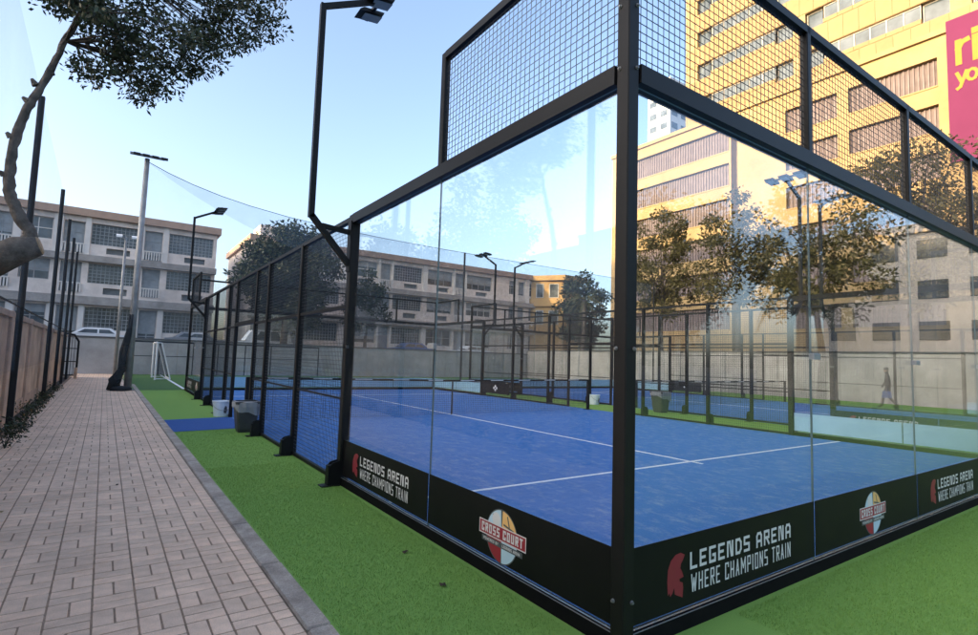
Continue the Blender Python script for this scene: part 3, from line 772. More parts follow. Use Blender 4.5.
# trees outside the picture that show in the glass
G2 = 'trees mirrored in the glass walls'
tree('garden_tree', 'leafy tree behind the peach wall mirrored in the side glass', (-8.2, 14.2, 0), 8.2, 2.3, .17, 'leaf_dark', nclump=46, nleaf=130, ll=.2, lw=.1, crown_h=5, cz=5.8, seed=21, group=G2)
tree('garden_tree', 'taller leafy tree behind the peach wall mirrored in the side glass', (-10.5, 25.0, 0), 9.0, 3.0, .2, 'leaf_dark', nclump=46, nleaf=130, ll=.26, lw=.13, crown_h=6, cz=6.0, seed=22, group=G2)
tree('garden_tree', 'leafy tree south of the cage mirrored in the end glass', (22.0, -8.6, 0), 9.0, 2.6, .18, 'leaf_dark', nclump=44, nleaf=130, ll=.24, lw=.12, crown_h=6, cz=6.2, seed=23, group=G2)
tree('garden_tree', 'broad dark tree far south of the cages, added out of view to darken the end glass reflection', (24.0, -17.5, 0), 12.5, 4.2, .24, 'leaf_dark', nclump=50, nleaf=130, ll=.28, lw=.14, crown_h=7, cz=7, seed=24, group=G2)  # this tree and the next two are added to darken the reflection
tree('garden_tree', 'tallest dark tree far south of the cages, added out of view to darken the end glass reflection', (31.0, -21.5, 0), 14.0, 4.8, .26, 'leaf_dark', nclump=60, nleaf=130, ll=.32, lw=.16, crown_h=10, cz=8, seed=26, group=G2)
tree('garden_tree', 'rounded dark tree south of the first cage, added out of view to darken the end glass reflection', (16.5, -15.0, 0), 10.0, 3.6, .22, 'leaf_dark', nclump=50, nleaf=130, ll=.28, lw=.14, crown_h=7.5, cz=5.8, seed=27, group=G2)
def palm(loc, h, label, r=2.2, n=24, seed=1, group=None):
    rr = random.Random(seed); t = thing('palm_tree', label, 'palm', loc, group)
    tr = MB(); tr.tube([(0,0,-.05),(.05,.03,h*.3),(.12,.0,h*.7),(.1,.05,h)], [.24,.19,.17,.19], 9); tr.build('trunk', 'bark', t, smooth=True)
    for k in range(n):
        a = 2*pi*k/n*2.6+rr.uniform(-.2,.2); up_ = rr.uniform(-.5,.95); L = r*rr.uniform(.8,1.1)
        P = []
        for i in range(7):
            f = i/6; P.append(Vector((.1+cos(a)*L*f*(1-.15*f), .05+sin(a)*L*f*(1-.15*f), h+L*(up_*f-.85*f*f))))
        fr = MB(); 
        for i in range(6):
            fr.bar(P[i], P[i+1], .03*(1-i/7), caps=False); fr.t += [.3]*4
        for i in range(26):
            f = .12+.86*i/26; j = min(5, int(f*6)); q = P[j].lerp(P[j+1], f*6-j); d = (P[j+1]-P[j]).normalized(); sd_ = d.cross(Vector((0,0,1))).normalized()
            for sg in (-1, 1):
                b = len(fr.v); e = q + (sd_*sg*.8+d*.55+Vector((0,0,-.35))).normalized()*L*.26*(1-.5*f)
                fr.v += [tuple(q), tuple(q+d*.05), tuple(e)]; fr.f.append((b, b+1, b+2)); fr.m.append(0); fr.t.append(rr.random())
        fr.build('frond', 'leaf_palm', t)
    return t
palm((26.0+2.0, 28.5, 0), 6.4, 'palm tree above the back wall corner with drooping golden fronds', 2.0, 22, 2)
palm((15.2, -6.2, 0), 4.6, 'palm tree south of the cage mirrored in the end glass', 1.8, 22, 3)

# ================================================================== football pitch side
bw = thing('back_wall', 'grey rendered back wall behind the football pitch and courts', 'wall', (-5, 34.3, 0))
for k in range(11): MB().box(k*2.92+.006, k*2.92+2.914, 0, .2, -.06, 1.96).build('wall_panel', 'grey_wall', bw)
for k in range(11): MB().bbox(k*2.92+.004, k*2.92+2.916, -.04, .24, 1.962, 2.05, .01).build('coping', 'grey_coping', bw)
ew = thing('side_wall', 'grey rendered boundary wall behind the second court, below the ochre tower', 'wall', (27, -14, 0))
for k in range(16): MB().box(0, .2, k*3.0+.006, k*3.0+2.994, -.06, 2.3).build('wall_panel', 'grey_wall', ew)
for k in range(17): MB().bbox(-.06, .0, max(0,k*3.0-.12), k*3.0+.12, -.06, 2.3, .01).build('pilaster', 'grey_wall', ew)
for k in range(16): MB().bbox(-.07, .24, k*3.0+.004, k*3.0+2.996, 2.302, 2.38, .01).build('coping', 'grey_coping', ew)
bs_ = thing('barrier_rail', 'dark steel rail fence along the foot of the back wall', 'fence', (-1.6, 33.7, 0))
for k in range(8): MB().bbox(k*1.5-.03, k*1.5+.03, -.03, .03, 0, 1.9, .006).build('post', 'dark_metal', bs_)
for k in range(7):
    MB().bar((k*1.5+.032,0,1.05), (k*1.5+1.468,0,1.05), .04).build('rail', 'dark_metal', bs_); MB().bar((k*1.5+.032,0,1.86), (k*1.5+1.468,0,1.86), .05, .1).build('rail', 'dark_metal', bs_)
mast = thing('floodlight_mast', 'tall grey steel mast with a bar of floodlights and net at the pitch corner', 'mast', (-1.72, 20.5, 0))
MB().tube([(0,0,-.02),(.0,0,4),(0.02,0,8.2)], [.12,.105,.08], 12).build('pole', 'galvanised', mast, smooth=True)
MB().box(-.2,.2,-.2,.2,-.02,.02).build('base_plate', 'grey_metal', mast)
MB().bar((-.5,0,8.3),(.55,0,8.3),.08).build('crossbar', 'grey_metal', mast)
for k in range(4):
    x = -.4+k*.28; h = MB().prism([(x,-.28,8.18),(x,.16,8.36),(x,.16,8.42),(x,-.28,8.27)], (.2,0,0)).build('lamp_head', 'dark_metal', mast)
    MB().poly([(x+.02,-.25,8.184),(x+.18,-.25,8.184),(x+.18,.12,8.338),(x+.02,.12,8.338)]).build('lens', 'lens_led', h)
pn = thing('pitch_net', 'fine high ball-stop netting hung from the mast over the near edge of the pitch', 'net', (-1.72, 20.6, 0))
def ztop(x): return 6.7+1.45*math.exp(-x/3.2)
xs = [0,.7,1.5,2.5,3.5,5,7,9,12,15,18,22,28]
for a, b in zip(xs, xs[1:]):
    MB().poly([(a,0,.0),(b,0,.0),(b,0,ztop(b)-.0),(a,0,ztop(a))]).build('netting', 'net_fine', pn)
MB().tube([(x,0,ztop(x)) for x in xs], .012, 5).build('top_rope', 'net_cord', pn)
bd = MB()
for a, b in zip(xs, xs[1:]): 
    za, zb2 = ztop(a), ztop(b); da, db = (min(1.3, .25*a), min(1.3, .25*b)) if b < 9 else (1.3, 1.3)
    bd.poly([(a,.02,za-da*.95-.01),(b,.02,zb2-db*.95-.01),(b,.02,zb2-.01),(a,.02,za-.01)])
bd.build('net_border', 'net_band', pn)
for x in (13.6, 28.3): MB().tube([(x,.06,-.02),(x,.06,6.75)], .05, 8).build('net_post', 'dark_metal', pn)
bn = MB(); keep = R; R = random.Random(3)
pts = [(-.35,.1,.02),(-.32,.0,.35),(-.2,-.02,.7),(-.12,-.03,1.3),(-.06,-.05,1.9),(-.03,-.06,2.6)]
for k in range(5): bn.tube([(p[0]+R.uniform(-.08,.08), p[1]+R.uniform(-.06,.06), max(.02,p[2])) for p in pts], [.16,.14,.10,.07,.05,.02], 7)
for k in range(7):
    a = R.uniform(-.5,.0); bn.tube([(-.35+R.uniform(-.1,.1),-.2+a*.2,.05),(-.1,-.35+R.uniform(-.1,.1),.08),(.15,-.2,.06)], [.09,.1,.05], 6)
R = keep
o = bn.build('net_bundle', 'net_bundle', loc=(-1.78, 20.3, 0), smooth=True); tag(o, 'bunched dark netting heaped at the foot of the tall mast', 'netting')
pole2 = thing('lamp_post', 'slim grey lamp post with twin lamps at the end of the path', 'lamp post', (-2.1, 33.2, 0))
MB().tube([(0,0,-.02),(0,0,7.5)], [.09,.06], 10).build('pole', 'galvanised', pole2, smooth=True)
MB().bar((-.45,0,7.5),(.45,0,7.5),.07).build('crossbar', 'grey_metal', pole2)
for x in (-.45, .25): MB().prism([(x,-.3,7.4),(x,.1,7.56),(x,.1,7.62),(x,-.3,7.5)], (.28,0,0)).build('lamp_head', 'white_paint', pole2)
goal = thing('football_goal', 'small white football goal with net standing on the pitch near the back wall', 'goal', (-.55, 27.7, 0))
MB().tube([(0,0,0),(0,0,1.75)], .04, 8).build('post', 'white_paint', goal); MB().tube([(.0,2.6,0),(.0,2.6,1.75)], .04, 8).build('post', 'white_paint', goal)
MB().tube([(0,-.03,1.76),(0,2.63,1.76)], .04, 8).build('crossbar', 'white_paint', goal)
for y in (0, 2.6): MB().tube([(0,y,1.74),(.18,y,1.74),(.62,y,.05),(0.03,y,.05)], .03, 6).build('side_stay', 'white_paint', goal)
MB().tube([(.62,0,.05),(.62,2.6,.05)], .03, 6).build('ground_bar', 'white_paint', goal)
nn = MB()
for y in (0, 2.6): nn.poly([(0,y,.05),(.62,y,.05),(.18,y,1.74),(0,y,1.74)])
nn.poly([(.62,0,.05),(.62,2.6,.05),(.18,2.6,1.74),(.18,0,1.74)]); nn.build('goal_net', 'net_dark', goal)

# ================================================================== buildings
def holed_wall(mb, fr, u0, u1, v0, v1, holes, depth, mi=0):
    """facade with openings: fr(u, v, w) -> 3d, w outward"""
    us = sorted({u0, u1, *[h[0] for h in holes], *[h[1] for h in holes]}); vs = sorted({v0, v1, *[h[2] for h in holes], *[h[3] for h in holes]})
    for a, b in zip(us, us[1:]):
        run = None
        for c, d in zip(vs, vs[1:]):
            m_ = ((a+b)/2, (c+d)/2)
            if any(h[0] < m_[0] < h[1] and h[2] < m_[1] < h[3] for h in holes): continue
            mb.poly([fr(a,c,0), fr(b,c,0), fr(b,d,0), fr(a,d,0)], mi)
    for (a, b, c, d) in holes:
        for p, q in (((a,c),(b,c)), ((b,c),(b,d)), ((b,d),(a,d)), ((a,d),(a,c))):
            mb.poly([fr(*p,0), fr(*q,0), fr(*q,-depth), fr(*p,-depth)], mi)
def fbar(mb, fr, u0, u1, v0, v1, w0, w1, mi=0):
    P = [(u0,v0),(u1,v0),(u1,v1),(u0,v1)]
    lo = [fr(*p, w0) for p in P]; hi = [fr(*p, w1) for p in P]
    mb.poly(hi, mi); mb.poly(list(reversed(lo)), mi)
    for i in range(4): j = (i+1) % 4; mb.poly([lo[i], lo[j], hi[j], hi[i]], mi)
def window(root, fr, h, depth, nx, nz, glass='window_glass', frame='frame_alu', t=.05, blind=None):
    a, b, c, d = h; mb = MB()
    for u in [a+t/2]+[a+(b-a)*k/nx for k in range(1, nx)]+[b-t/2]: fbar(mb, fr, u-t/2, u+t/2, c, d, -depth, -depth+.06)
    for v in [c+t/2]+[c+(d-c)*k/nz for k in range(1, nz)]+[d-t/2]: fbar(mb, fr, a, b, v-t/2, v+t/2, -depth+.002, -depth+.055)
    o = mb.build('window', frame, root)
    MB().poly([fr(a,c,-depth+.01), fr(b,c,-depth+.01), fr(b,d,-depth+.01), fr(a,d,-depth+.01)]).build('pane', glass, o)
    if blind:
        MB().poly([fr(a+t,d-(d-c)*blind,-depth+.02), fr(b-t,d-(d-c)*blind,-depth+.02), fr(b-t,d-t,-depth+.02), fr(a+t,d-t,-depth+.02)]).build('blind', 'shutter', o)
    return o
struct(MB().box(-60, 26.9, 34.52, 90, -.06, 1.35).build('terrace', 'asphalt'))
Z0 = 1.35
def flats(X0, X1, bays, label, Y=48, seed=1, end_block=False):
    rr = random.Random(seed); root = thing('apartment_building', label, 'building', (0, 0, 0), 'three storey flats')
    fr = lambda u, v, w: (u, Y-w, v)
    rows = ((9.2, 10.8, 8.55, 9.0), (6.25, 7.75, 5.45, 5.95), (2.75, 4.45, None, None))
    wins, slots, doors = [], [], []
    for (a, b, kind) in bays:
        for i, (z0, z1, s0, s1) in enumerate(rows):
            if kind == 'd': doors.append((a, b, z0-.75 if i < 2 else Z0+.05, z1, i))
            else:
                wins.append((a, b, z0, z1, i, kind))
                if s0 and b-a > 2: slots.append(((a+b)/2-.75+.3, (a+b)/2+.75+.3, s0, s1))
    mb = MB()
    holed_wall(mb, fr, X0, X1, Z0-.05, 11.2, [x[:4] for x in wins]+[x[:4] for x in doors]+slots, .35)
    mb.poly([(X0,Y,Z0-.05),(X0,Y,11.2),(X0,Y+12,11.2),(X0,Y+12,Z0-.05)]); mb.poly([(X1,Y,Z0-.05),(X1,Y+12,Z0-.05),(X1,Y+12,11.2),(X1,Y,11.2)]); mb.poly([(X0,Y+12,Z0-.05),(X0,Y+12,11.2),(X1,Y+12,11.2),(X1,Y+12,Z0-.05)])
    mb.build('wall', 'facade_pink', root)
    mb = MB(); mb.box(X0-.25, X1+.25, Y-.35, Y+12.2, 11.2, 11.75); rf = mb.build('roof', 'facade_trim', root)
    mb = MB(); mb.box(X0+1, X0+4.2, Y+2, Y+5, 11.751, 13.2); mb.build('roof_housing', 'facade_white', rf)
    for z0, z1 in ((7.82, 8.3), (4.6, 5.2)): mb = MB(); mb.box(X0-.05, X1+.05, Y-.45, Y-.002, z0, z1); mb.build('balcony_slab', 'facade_band', root)
    for a, b, c, d, i, kind in wins:
        if kind == 'g':
            window(root, fr, (a,b,c,d), .30, max(4, int((b-a)/.26)), 6, t=.045, frame='shutter')
        else: window(root, fr, (a,b,c,d), .28, max(2, int((b-a)/.8)), 2, t=.06, frame='facade_white' if rr.random() < .5 else 'frame_alu', blind=rr.choice((None,.35,.6,.8)))
    for a, b, c, d, i in doors:
        o = window(root, fr, (a,b,c,d), .32, 2, 3, t=.07, frame='shutter', blind=rr.choice((.6,.8,.95)))
        o.name = 'balcony_door'
        if i < 2:
            mb = MB(); n = int((b-a)/.16)
            for k in range(n+1): u = a+(b-a)*k/n; fbar(mb, fr, u-.04, u+.04, c, c+.62, .08, .16)
            fbar(mb, fr, a-.05, b+.05, c+.62, c+.70, .06, .18); mb.build('balustrade', 'facade_white', root)
    for (a, b, c, d) in slots:
        mb = MB(); fbar(mb, fr, a, b, c, d, -.345, -.30)
        for k in range(5): fbar(mb, fr, a+.03, b-.03, c+.03+k*(d-c-.05)/5, c+.05+k*(d-c-.05)/5, -.29, -.22)
        mb.build('vent_slot', 'shutter', root)
    for (a, b, c, d, i, kind) in wins:
        if rr.random() < .35 and i < 2:
            x = a+.25; z = c-.62
            q = MB(); fbar(q, fr, x, x+.8, z, z+.52, .03, .36); o = q.build('air_conditioner', 'facade_white', root)
            q = MB(); q.poly([fr(x+.3+.2*cos(t*pi/8), z+.26+.2*sin(t*pi/8), .365) for t in range(16)]); q.build('fan_grille', 'shutter', o)
    e = [b for b in bays]
    for (a, b, k), (c, d, k2) in zip(e, e[1:]):
        if .2 < c-b < 1.2:
            for z0, z1 in ((Z0, 4.59), (8.31, 11.19)): mb = MB(); fbar(mb, fr, b+.04, c-.04, z0, z1, .002, .12); mb.build('pilaster', 'facade_white', root)
    return root
flats(-24, 4.25, [(-22.5,-19.5,'w'),(-19,-17.8,'d'),(-17.4,-14.2,'g'),(-13.4,-10.4,'w'),(-9.9,-8.7,'d'),(-8.2,-6.5,'w'),(-5.9,-4.65,'d'),(-4.25,-1.35,'g'),(-.85,.35,'d'),(.8,4.0,'g')],
      'three storey pinkish block of flats at the end of the brick path, with grille windows', seed=1)
fb = flats(7.0, 42.3, [(7.3,10.0,'w'),(10.3,11.5,'d'),(11.8,15.0,'g'),(15.7,18.8,'w'),(19.1,20.2,'d'),(20.5,23.8,'g'),(24.4,27.5,'w'),(27.8,29.0,'d'),(29.3,32.7,'w'),(35.2,36.0,'w'),(36.5,37.5,'d'),(38.2,39.4,'w')],
      'long block of flats behind the big dark tree, its end wing golden', seed=2)
FP = [(38.5,47.998),(41.0,45.0),(43.6,45.0),(43.6,47.998)]
MB().prism([(x, y, Z0) for x, y in FP], (0, 0, 9.75)).build('end_wing', 'wing_plaster', fb)
def grow(k, z): return [(38.5-k*.4,47.997,z),(41.0-k*.6,45.0-k,z),(43.6+k,45.0-k,z),(43.6+k,47.997,z)]
MB().prism(grow(.7, 11.102), (0, 0, .6)).build('wing_eaves', 'wing_plaster', fb)
for z in (8.0, 4.8): MB().prism(grow(.5, z), (0, 0, .95)).build('wing_balcony', 'wing_plaster', fb)
fw_ = lambda u, v, w: (38.5+2.5*u-w*.768, 48-3.0*u-w*.64, v)
for z in (9.05, 5.85):
    for u0, u1 in ((.16,.40),(.56,.86)):
        q = MB(); fbar(q, fw_, u0, u1, z, z+1.7, .004, .05); o = q.build('window', 'shutter', fb)
        q = MB(); fbar(q, fw_, u0+.03, u1-.03, z+.08, z+1.62, .052, .06); q.build('pane', 'window_glass', o)

# ochre tower with louvred podium
tw = thing('office_tower', 'tall ochre office tower on a louvred podium, glowing in low sun', 'building', (45, 0, 0))
fr = lambda u, v, w: (-w, u, v)
holes = []
prow = [(22.3,24.6),(18.9,21.1),(15.5,17.6),(12.0,14.1),(8.5,10.6),(5.0,7.1)]
for z0, z1 in prow: holes.append((26.4, 40.6, z0, z1))
for z0, z1 in prow: holes += [(16.95, 21.1, z0-.15, z1-.35), (10.4, 16.15, z0-.15, z1-.35), (0.5, 8.6, z0-.15, z1-.35)]
mb = MB(); holed_wall(mb, fr, -1, 25.5, -.06, 26.0, [h for h in holes if h[1] < 25], .45)
holed_wall(mb, fr, 26.2, 41.2, -.06, 26.0, [h for h in holes if h[1] > 25], .45)
mb.poly([(0,25.5,-.06),(0,25.5,26),(.9,25.5,26),(.9,25.5,-.06)]); mb.poly([(0,26.2,-.06),(.9,26.2,-.06),(.9,26.2,26),(0,26.2,26)]); mb.poly([(.9,25.5,-.06),(.9,26.2,-.06),(.9,26.2,26),(.9,25.5,26)])
mb.poly([(0,41.2,-.06),(0,41.2,26),(20,41.2,26),(20,41.2,-.06)]); mb.poly([(0,-1,-.06),(20,-1,-.06),(20,-1,26),(0,-1,26)])
mb.poly([(0,-1,26),(0,41.2,26),(20,41.2,26),(20,-1,26)])
mb.build('podium_wall', 'ochre_plaster', tw)
mb = MB(); mb.box(-.25, .1, -1, 41.3, 25.75, 26.15); mb.build('cornice', 'ochre_plaster', tw)
for (a, b, c, d) in holes:
    n = int((b-a)/.3); o = MB()
    for k in range(n+1): u = a+(b-a)*k/n; fbar(o, fr, u-.05, u+.05, c+.01, d-.01, -.41, -.33)
    o2 = o.build('louver_bank', 'louver', tw); MB().poly([fr(a,c,-.42), fr(b,c,-.42), fr(b,d,-.42), fr(a,d,-.42)]).build('pane', 'louver_back', o2)
    fb2 = MB(); fbar(fb2, fr, a, b, c-.12, c-.002, -.3, .06); fb2.build('sill', 'ochre_plaster', o2)
# shaft
XT = 1.0; ft = lambda u, v, w: (XT-w, u, v)
shafth = []; ROWS = [29.35+3.6*k for k in range(6)]
segs = [(28.95,30.5,'s'),(22.35,28.95,'r'),(20.8,22.35,'s'),(18.3,19.75,'s'),(11.5,18.3,'r'),(9.8,11.5,'s'),(7.0,8.6,'s'),(0.6,7.0,'r'),(-1.0,.6,'s')]
for zt in ROWS:
    for a, b, k in segs: shafth.append((a, b, zt-(1.6 if k == 's' else 1.2), zt, k))
mb = MB(); holed_wall(mb, ft, -1, 31.9, 26.0, 50, [h[:4] for h in shafth], .5)
mb.poly([(XT,31.9,26),(XT,31.9,50),(19,31.9,50),(19,31.9,26)]); mb.poly([(XT,-1,50),(XT,31.9,50),(19,31.9,50),(19,-1,50)]); mb.poly([(XT,-1,26),(19,-1,26),(19,-1,50),(XT,-1,50)])
mb.build('shaft_wall', 'ochre_plaster', tw)
for (a, b, c, d, k) in shafth:
    window(tw, ft, (a,b,c,d), .42 if k == 's' else .22, 1 if k == 's' else int((b-a)/1.1), 1, 'tower_glass', t=.09)
_cl = {}
def clad(a, b, c, d):
    k = (round(b-a, 2), round(d-c, 2))
    if k not in _cl:
        q = MB(); q.box(-.045, -.003, .012, k[0]-.012, .012, k[1]-.012); _cl[k] = q.mesh('cladding_panel', 'cladding')
    link('cladding_panel', _cl[k], tw, (XT, a, c))
bands = [(26.2, ROWS[0]-1.62)] + [(z+.02, z+1.98) for z in ROWS[:4]]
for c, d in bands:
    y = 8.7
    while y < 31.7: clad(y, min(y+1.15, 31.88), c, d); y += 1.15
for zt in ROWS[:4]:
    for a, b, k in segs:
        if k == 'r' and a > 5:
            y = a
            for q in range(6): clad(a+(b-a)*q/6, a+(b-a)*(q+1)/6, zt-1.59, zt-1.22)
# pink sign on the facade, seen in part
sg = thing('pink_sign', 'large pink sign panel with yellow letters on the ochre tower', 'sign', (43, 9.35, 15.6))
MB().box(0, .25, -8.4, 0, 0, 9.95).build('panel', 'pink_sign', sg)
for z in (1.5, 8.5): MB().bar((.252,-1,z), (1.99,-1,z), .1).build('strut', 'grey_metal', sg)
def fat(mb, P, t, w):
    for i, ((a, b), (c, d)) in enumerate(zip(P, P[1:])):
        L = math.hypot(c-a, d-b); ex, ey = (c-a)/L*t*.35, (d-b)/L*t*.35; nx, ny = -ey/.35*.5, ex/.35*.5
        mb.prism([(-.02-w-i*.002, -u, v) for u, v in ((a-ex-nx,b-ey-ny),(c+ex-nx,d+ey-ny),(c+ex+nx,d+ey+ny),(a-ex+nx,b-ey+ny))], (.018+i*.002+w,0,0))
lt_ = MB()
fat(lt_, [(.62,6.7),(.62,8.25)], .34, 0); fat(lt_, [(.62,7.75),(.82,8.12),(1.12,8.2)], .34, .002)          # r
fat(lt_, [(1.5,6.7),(1.5,8.25)], .34, 0); fat(lt_, [(1.5,8.55),(1.5,8.72)], .36, 0)                             # i
fat(lt_, [(.5,6.05),(.74,5.35)], .2, 0); fat(lt_, [(1.0,6.05),(.66,5.05),(.5,4.95)], .2, .003)                  # y
fat(lt_, [(1.28+.25*cos(a*pi/6), 5.68+.36*sin(a*pi/6)) for a in range(13)], .19, 0)                              # o
lt_.build('lettering', 'sign_yellow', sg)

# pale towers further away
def slab_block(name, label, x, y, z0, wx, wy, h, matn, rows, cols_x, cols_y, cat='building', group=None, glass='tower_glass', fx=(-1,), fy=(-1,)):
    t = thing(name, label, cat, (x, y, z0), group)
    MB().box(0, wx, 0, wy, 0, h).build('wall', matn, t)
    MB().box(-.3, wx+.3, -.3, wy+.3, h+.002, h+.6).build('roof', matn, t)
    dz = h/rows
    for r_ in range(rows):
        q = MB(); z = dz*r_+dz*.35
        for k in range(cols_y):
            d = wy/cols_y; q.box(-.08, -.003, d*k+d*.2, d*k+d*.8, z, z+dz*.45)
        for k in range(cols_x):
            d = wx/cols_x; q.box(d*k+d*.2, d*k+d*.8, -.08, -.003, z, z+dz*.45)
        stuff(q.build('window_row', glass, t))
    return t
slab_block('high_rise', 'pale distant high-rise seen past the edge of the ochre tower', 104, 77, -.06, 22, 6.5, 71, 'far_plaster', 22, 6, 2)
G3 = 'added light-blocking slabs west of the courts'
for k in range(7):  # unseen row added to block the low sun and shade the courts
    slab_block('light_blocker', 'tall western slab added out of view to shade the courts, mirrored low in the side glass', -134+R.uniform(-1,1), -123.5+k*26, -.06, 14, 25.9, 42+2.5*sin(k*2.1), 'pale_plaster', 13, 0, 8, group=G3)
for k in range(7):  # unseen row added against bright horizon reflections, leaving a gap for the sun
    slab_block('light_blocker', 'far western slab north of the sunlit gap, added to hide bright sky in the side glass', -134, 72+k*26, -.06, 14, 25.9, 40+2.5*sin(k*1.7), 'pale_plaster', 13, 0, 8, group=G3)
G5 = 'added low houses behind the peach wall'
for k, (hy, hh) in enumerate(((7,6.2),(19.5,7.0),(33,5.8),(46,6.8))):  # unseen houses added to keep bright sky out of the side glass
    slab_block('sky_blocker', ('low plain house', 'taller low house with two window rows', 'lowest house of the row', 'last low house of the row')[k]+' behind the peach wall, added out of view to block bright sky in the side glass', -30, hy, -.06, 9, 11.5, hh, 'facade_band', 2, 0, 5, group=G5)
G4 = 'pale buildings mirrored in the end glass'
slab_block('pale_building', 'low pale building south of the tower mirrored in the end glass', 42, -17, -.06, 14, 13.5, 11, 'pale_plaster', 4, 4, 5, group=G4)

# ================================================================== parked cars on the terrace
def car(loc, rz, paint, label, van=False):
    t = thing('parked_car', label, 'car', loc, 'cars parked before the flats', rz)
    H = 1.9 if van else 1.46; L = 2.2; wd = .86
    low = [(-L,.35),(-L,.8),(-L+.15,.92),(-.95,.98 if not van else 1.05),(1.75,1.0),(L,.95),(L,.35)]
    b = MB(); n = len(low)
    A = [(x,-wd,z) for x, z in low]; b.prism(A, (0, 2*wd, 0))
    b.build('body', paint, t)
    c = MB(); cab = [(-1.05,1.0),(-.45,H-.04),(.0,H),(1.1,H-.02),(1.9 if van else 1.65,1.0)]
    if van: cab = [(-1.5,1.03),(-.95,H-.04),(-.6,H),(1.9,H),(2.1,1.03)]
    A = [(x,-wd*.8 if z > 1.2 else -wd*.97,z) for x, z in cab]; Bp = [(x,-y,z) for x, y, z in A]; k = len(A)
    c.poly(A); c.poly(list(reversed(Bp)))
    for i in range(k): j = (i+1) % k; c.poly([A[j], A[i], Bp[i], Bp[j]])
    c.build('cabin', paint, t)
    g = MB(); mid = [(-.75,1.06),(-.35,H-.14),(.35,H-.14),(.35,1.06)]; m2 = [(.45,1.06),(.45,H-.14),(1.0,H-.14),(1.35,1.06)]
    for q in (mid, m2):
        w_ = MB()
        for s in (-1, 1):
            P = [(x, s*(wd*.97+.012 - (z-1.0)*.17*wd/ (H-1.0) ), z) for x, z in q]; w_.poly(P if s < 0 else list(reversed(P)))
        w_.build('side_window', 'window_glass', t)
    for x, s in ((-.9,-1),(1.0,1)):
        w_ = MB(); w_.poly([(cab[0][0]-.012+.06,-.68,1.06),(cab[1][0]-.03,-.58,H-.12),(cab[1][0]-.03,.58,H-.12),(cab[0][0]-.012+.06,.68,1.06)] if s < 0 else [(cab[-1][0]-.03,-.68,1.06),(cab[-1][0]-.03,.68,1.06),(cab[-2][0]+.06,.58,H-.12),(cab[-2][0]+.06,-.58,H-.12)]); w_.build('windscreen', 'window_glass', t)
    for x in (-1.4, 1.35):
        for y in (-wd-.01, wd-.19):
            w_ = MB(); w_.tube([(x,y,.32),(x,y+.2,.32)], .32, 14); o = w_.build('wheel', 'rubber', t); MB().tube([(x,y-.006,.32),(x,y+.206,.32)], .19, 10).build('rim', 'galvanised', o)
    for y in (-.62, .62): MB().box(-L-.012, -L+.02, y-.16, y+.16, .62, .76).build('headlight', 'lens_led', t)
    return t
car((-3.6, 44.2, Z0), 0, 'car_white', 'white car parked before the flats at the end of the brick path')
car((2.9, 44.0, Z0), pi, 'car_grey', 'grey hatchback parked before the flats, beyond the small goal')
car((7.6, 44.4, Z0), 0, 'car_white', 'white van parked in front of the big dark tree', True)
car((20.5, 44.0, Z0), 0, 'car_blue', 'blue car parked before the middle of the long flats')
car((27.5, 44.2, Z0), 0, 'car_white', 'white car parked before the golden end of the long flats')

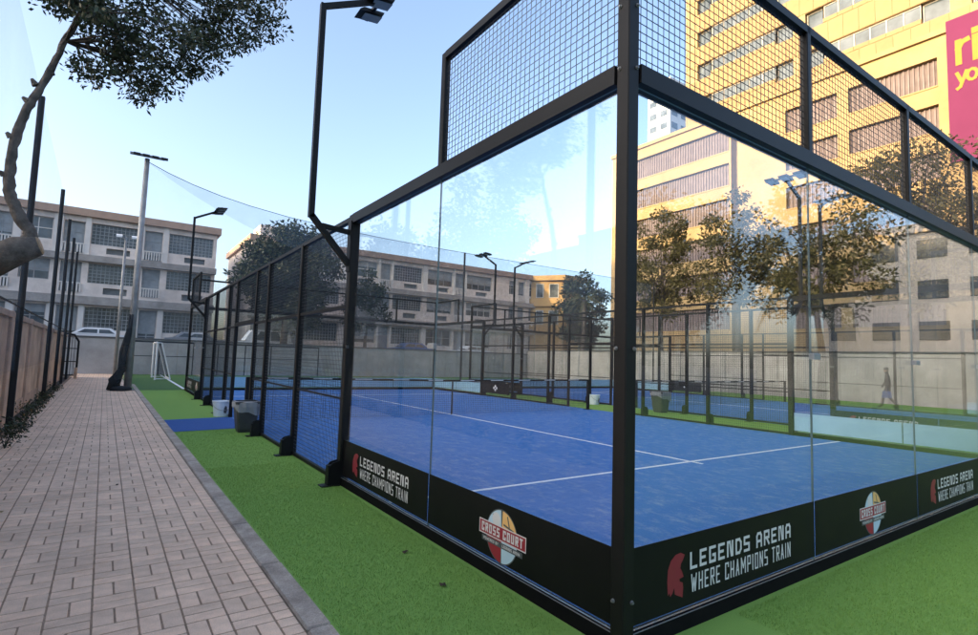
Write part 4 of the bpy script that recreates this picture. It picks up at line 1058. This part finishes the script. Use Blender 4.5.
# ================================================================== walking person
pr_ = thing('person', 'person in dark clothes walking behind the second court with a blue bag', 'person', (23.4, 6.7, 0), rz=1.9)
def figure(root):
    J_ = {'pel':(0,0,.86),'w':(0,.0,1.0),'ch':(.02,0,1.24),'nk':(.03,0,1.38),'hd':(.05,0,1.47),'ht':(.055,0,1.60),
          'ls':(.02,.17,1.31),'le':(-.06,.22,1.06),'lw':(.03,.22,.84),'lh':(.07,.21,.76),'rs':(.02,-.17,1.31),'re':(.07,-.22,1.06),'rw':(.17,-.2,.88),'rh':(.2,-.19,.81),
          'lp':(0,.09,.82),'lk':(.16,.10,.48),'la':(.22,.10,.09),'lt':(.36,.11,.035),'rp':(0,-.09,.82),'rk':(-.02,-.10,.45),'ra':(-.26,-.10,.14),'rt':(-.15,-.11,.035)}
    rd = {'pel':.13,'w':.125,'ch':.15,'nk':.055,'hd':.085,'ht':.075,'ls':.065,'le':.048,'lw':.035,'lh':.038,'rs':.065,'re':.048,'rw':.035,'rh':.038,'lp':.09,'lk':.065,'la':.045,'lt':.035,'rp':.09,'rk':.065,'ra':.045,'rt':.035}
    E = [('pel','w'),('w','ch'),('ch','nk'),('nk','hd'),('hd','ht'),('ch','ls'),('ls','le'),('le','lw'),('lw','lh'),('ch','rs'),('rs','re'),('re','rw'),('rw','rh'),('pel','lp'),('lp','lk'),('lk','la'),('la','lt'),('pel','rp'),('rp','rk'),('rk','ra'),('ra','rt')]
    ks_ = list(J_); me = bpy.data.meshes.new('body'); me.from_pydata([J_[k] for k in ks_], [(ks_.index(a), ks_.index(b)) for a, b in E], [])
    o = link('body', me, root); o.modifiers.new('skin', 'SKIN'); sv = me.skin_vertices[0].data
    for i, k in enumerate(ks_): sv[i].radius = (rd[k], rd[k]); sv[i].use_root = (k == 'pel')
    s = o.modifiers.new('sub', 'SUBSURF'); s.levels = s.render_levels = 2; me.materials.append(MATS['cloth_dark'])
    return o
bd_ = figure(pr_)
MB().lathe([(.001,-.11),(.05,-.10),(.078,-.05),(.084,.0),(.075,.05),(.045,.09),(.001,.10)], 14, (.055,0,1.52)).build('face', 'skin', bd_, smooth=True)
MB().lathe([(.088,.0),(.09,.04),(.07,.085),(.03,.11),(.001,.115)], 14, (.045,0,1.52)).build('hair', 'cloth_dark', bd_, smooth=True)
b = MB(); b.prism([(-.12,.20,.42),(.22,.20,.42),(.19,.20,.68),(-.09,.20,.68)], (0,.11,0)); b.tube([(-.02,.255,.67),(.05,.24,.78),(.13,.255,.67)], .01, 5)
o = b.build('carrier_bag', 'bag_blue', loc=(23.4, 6.7, 0)); o.rotation_euler = (0,0,1.9); tag(o, 'blue carrier bag held by the walking person', 'bag')
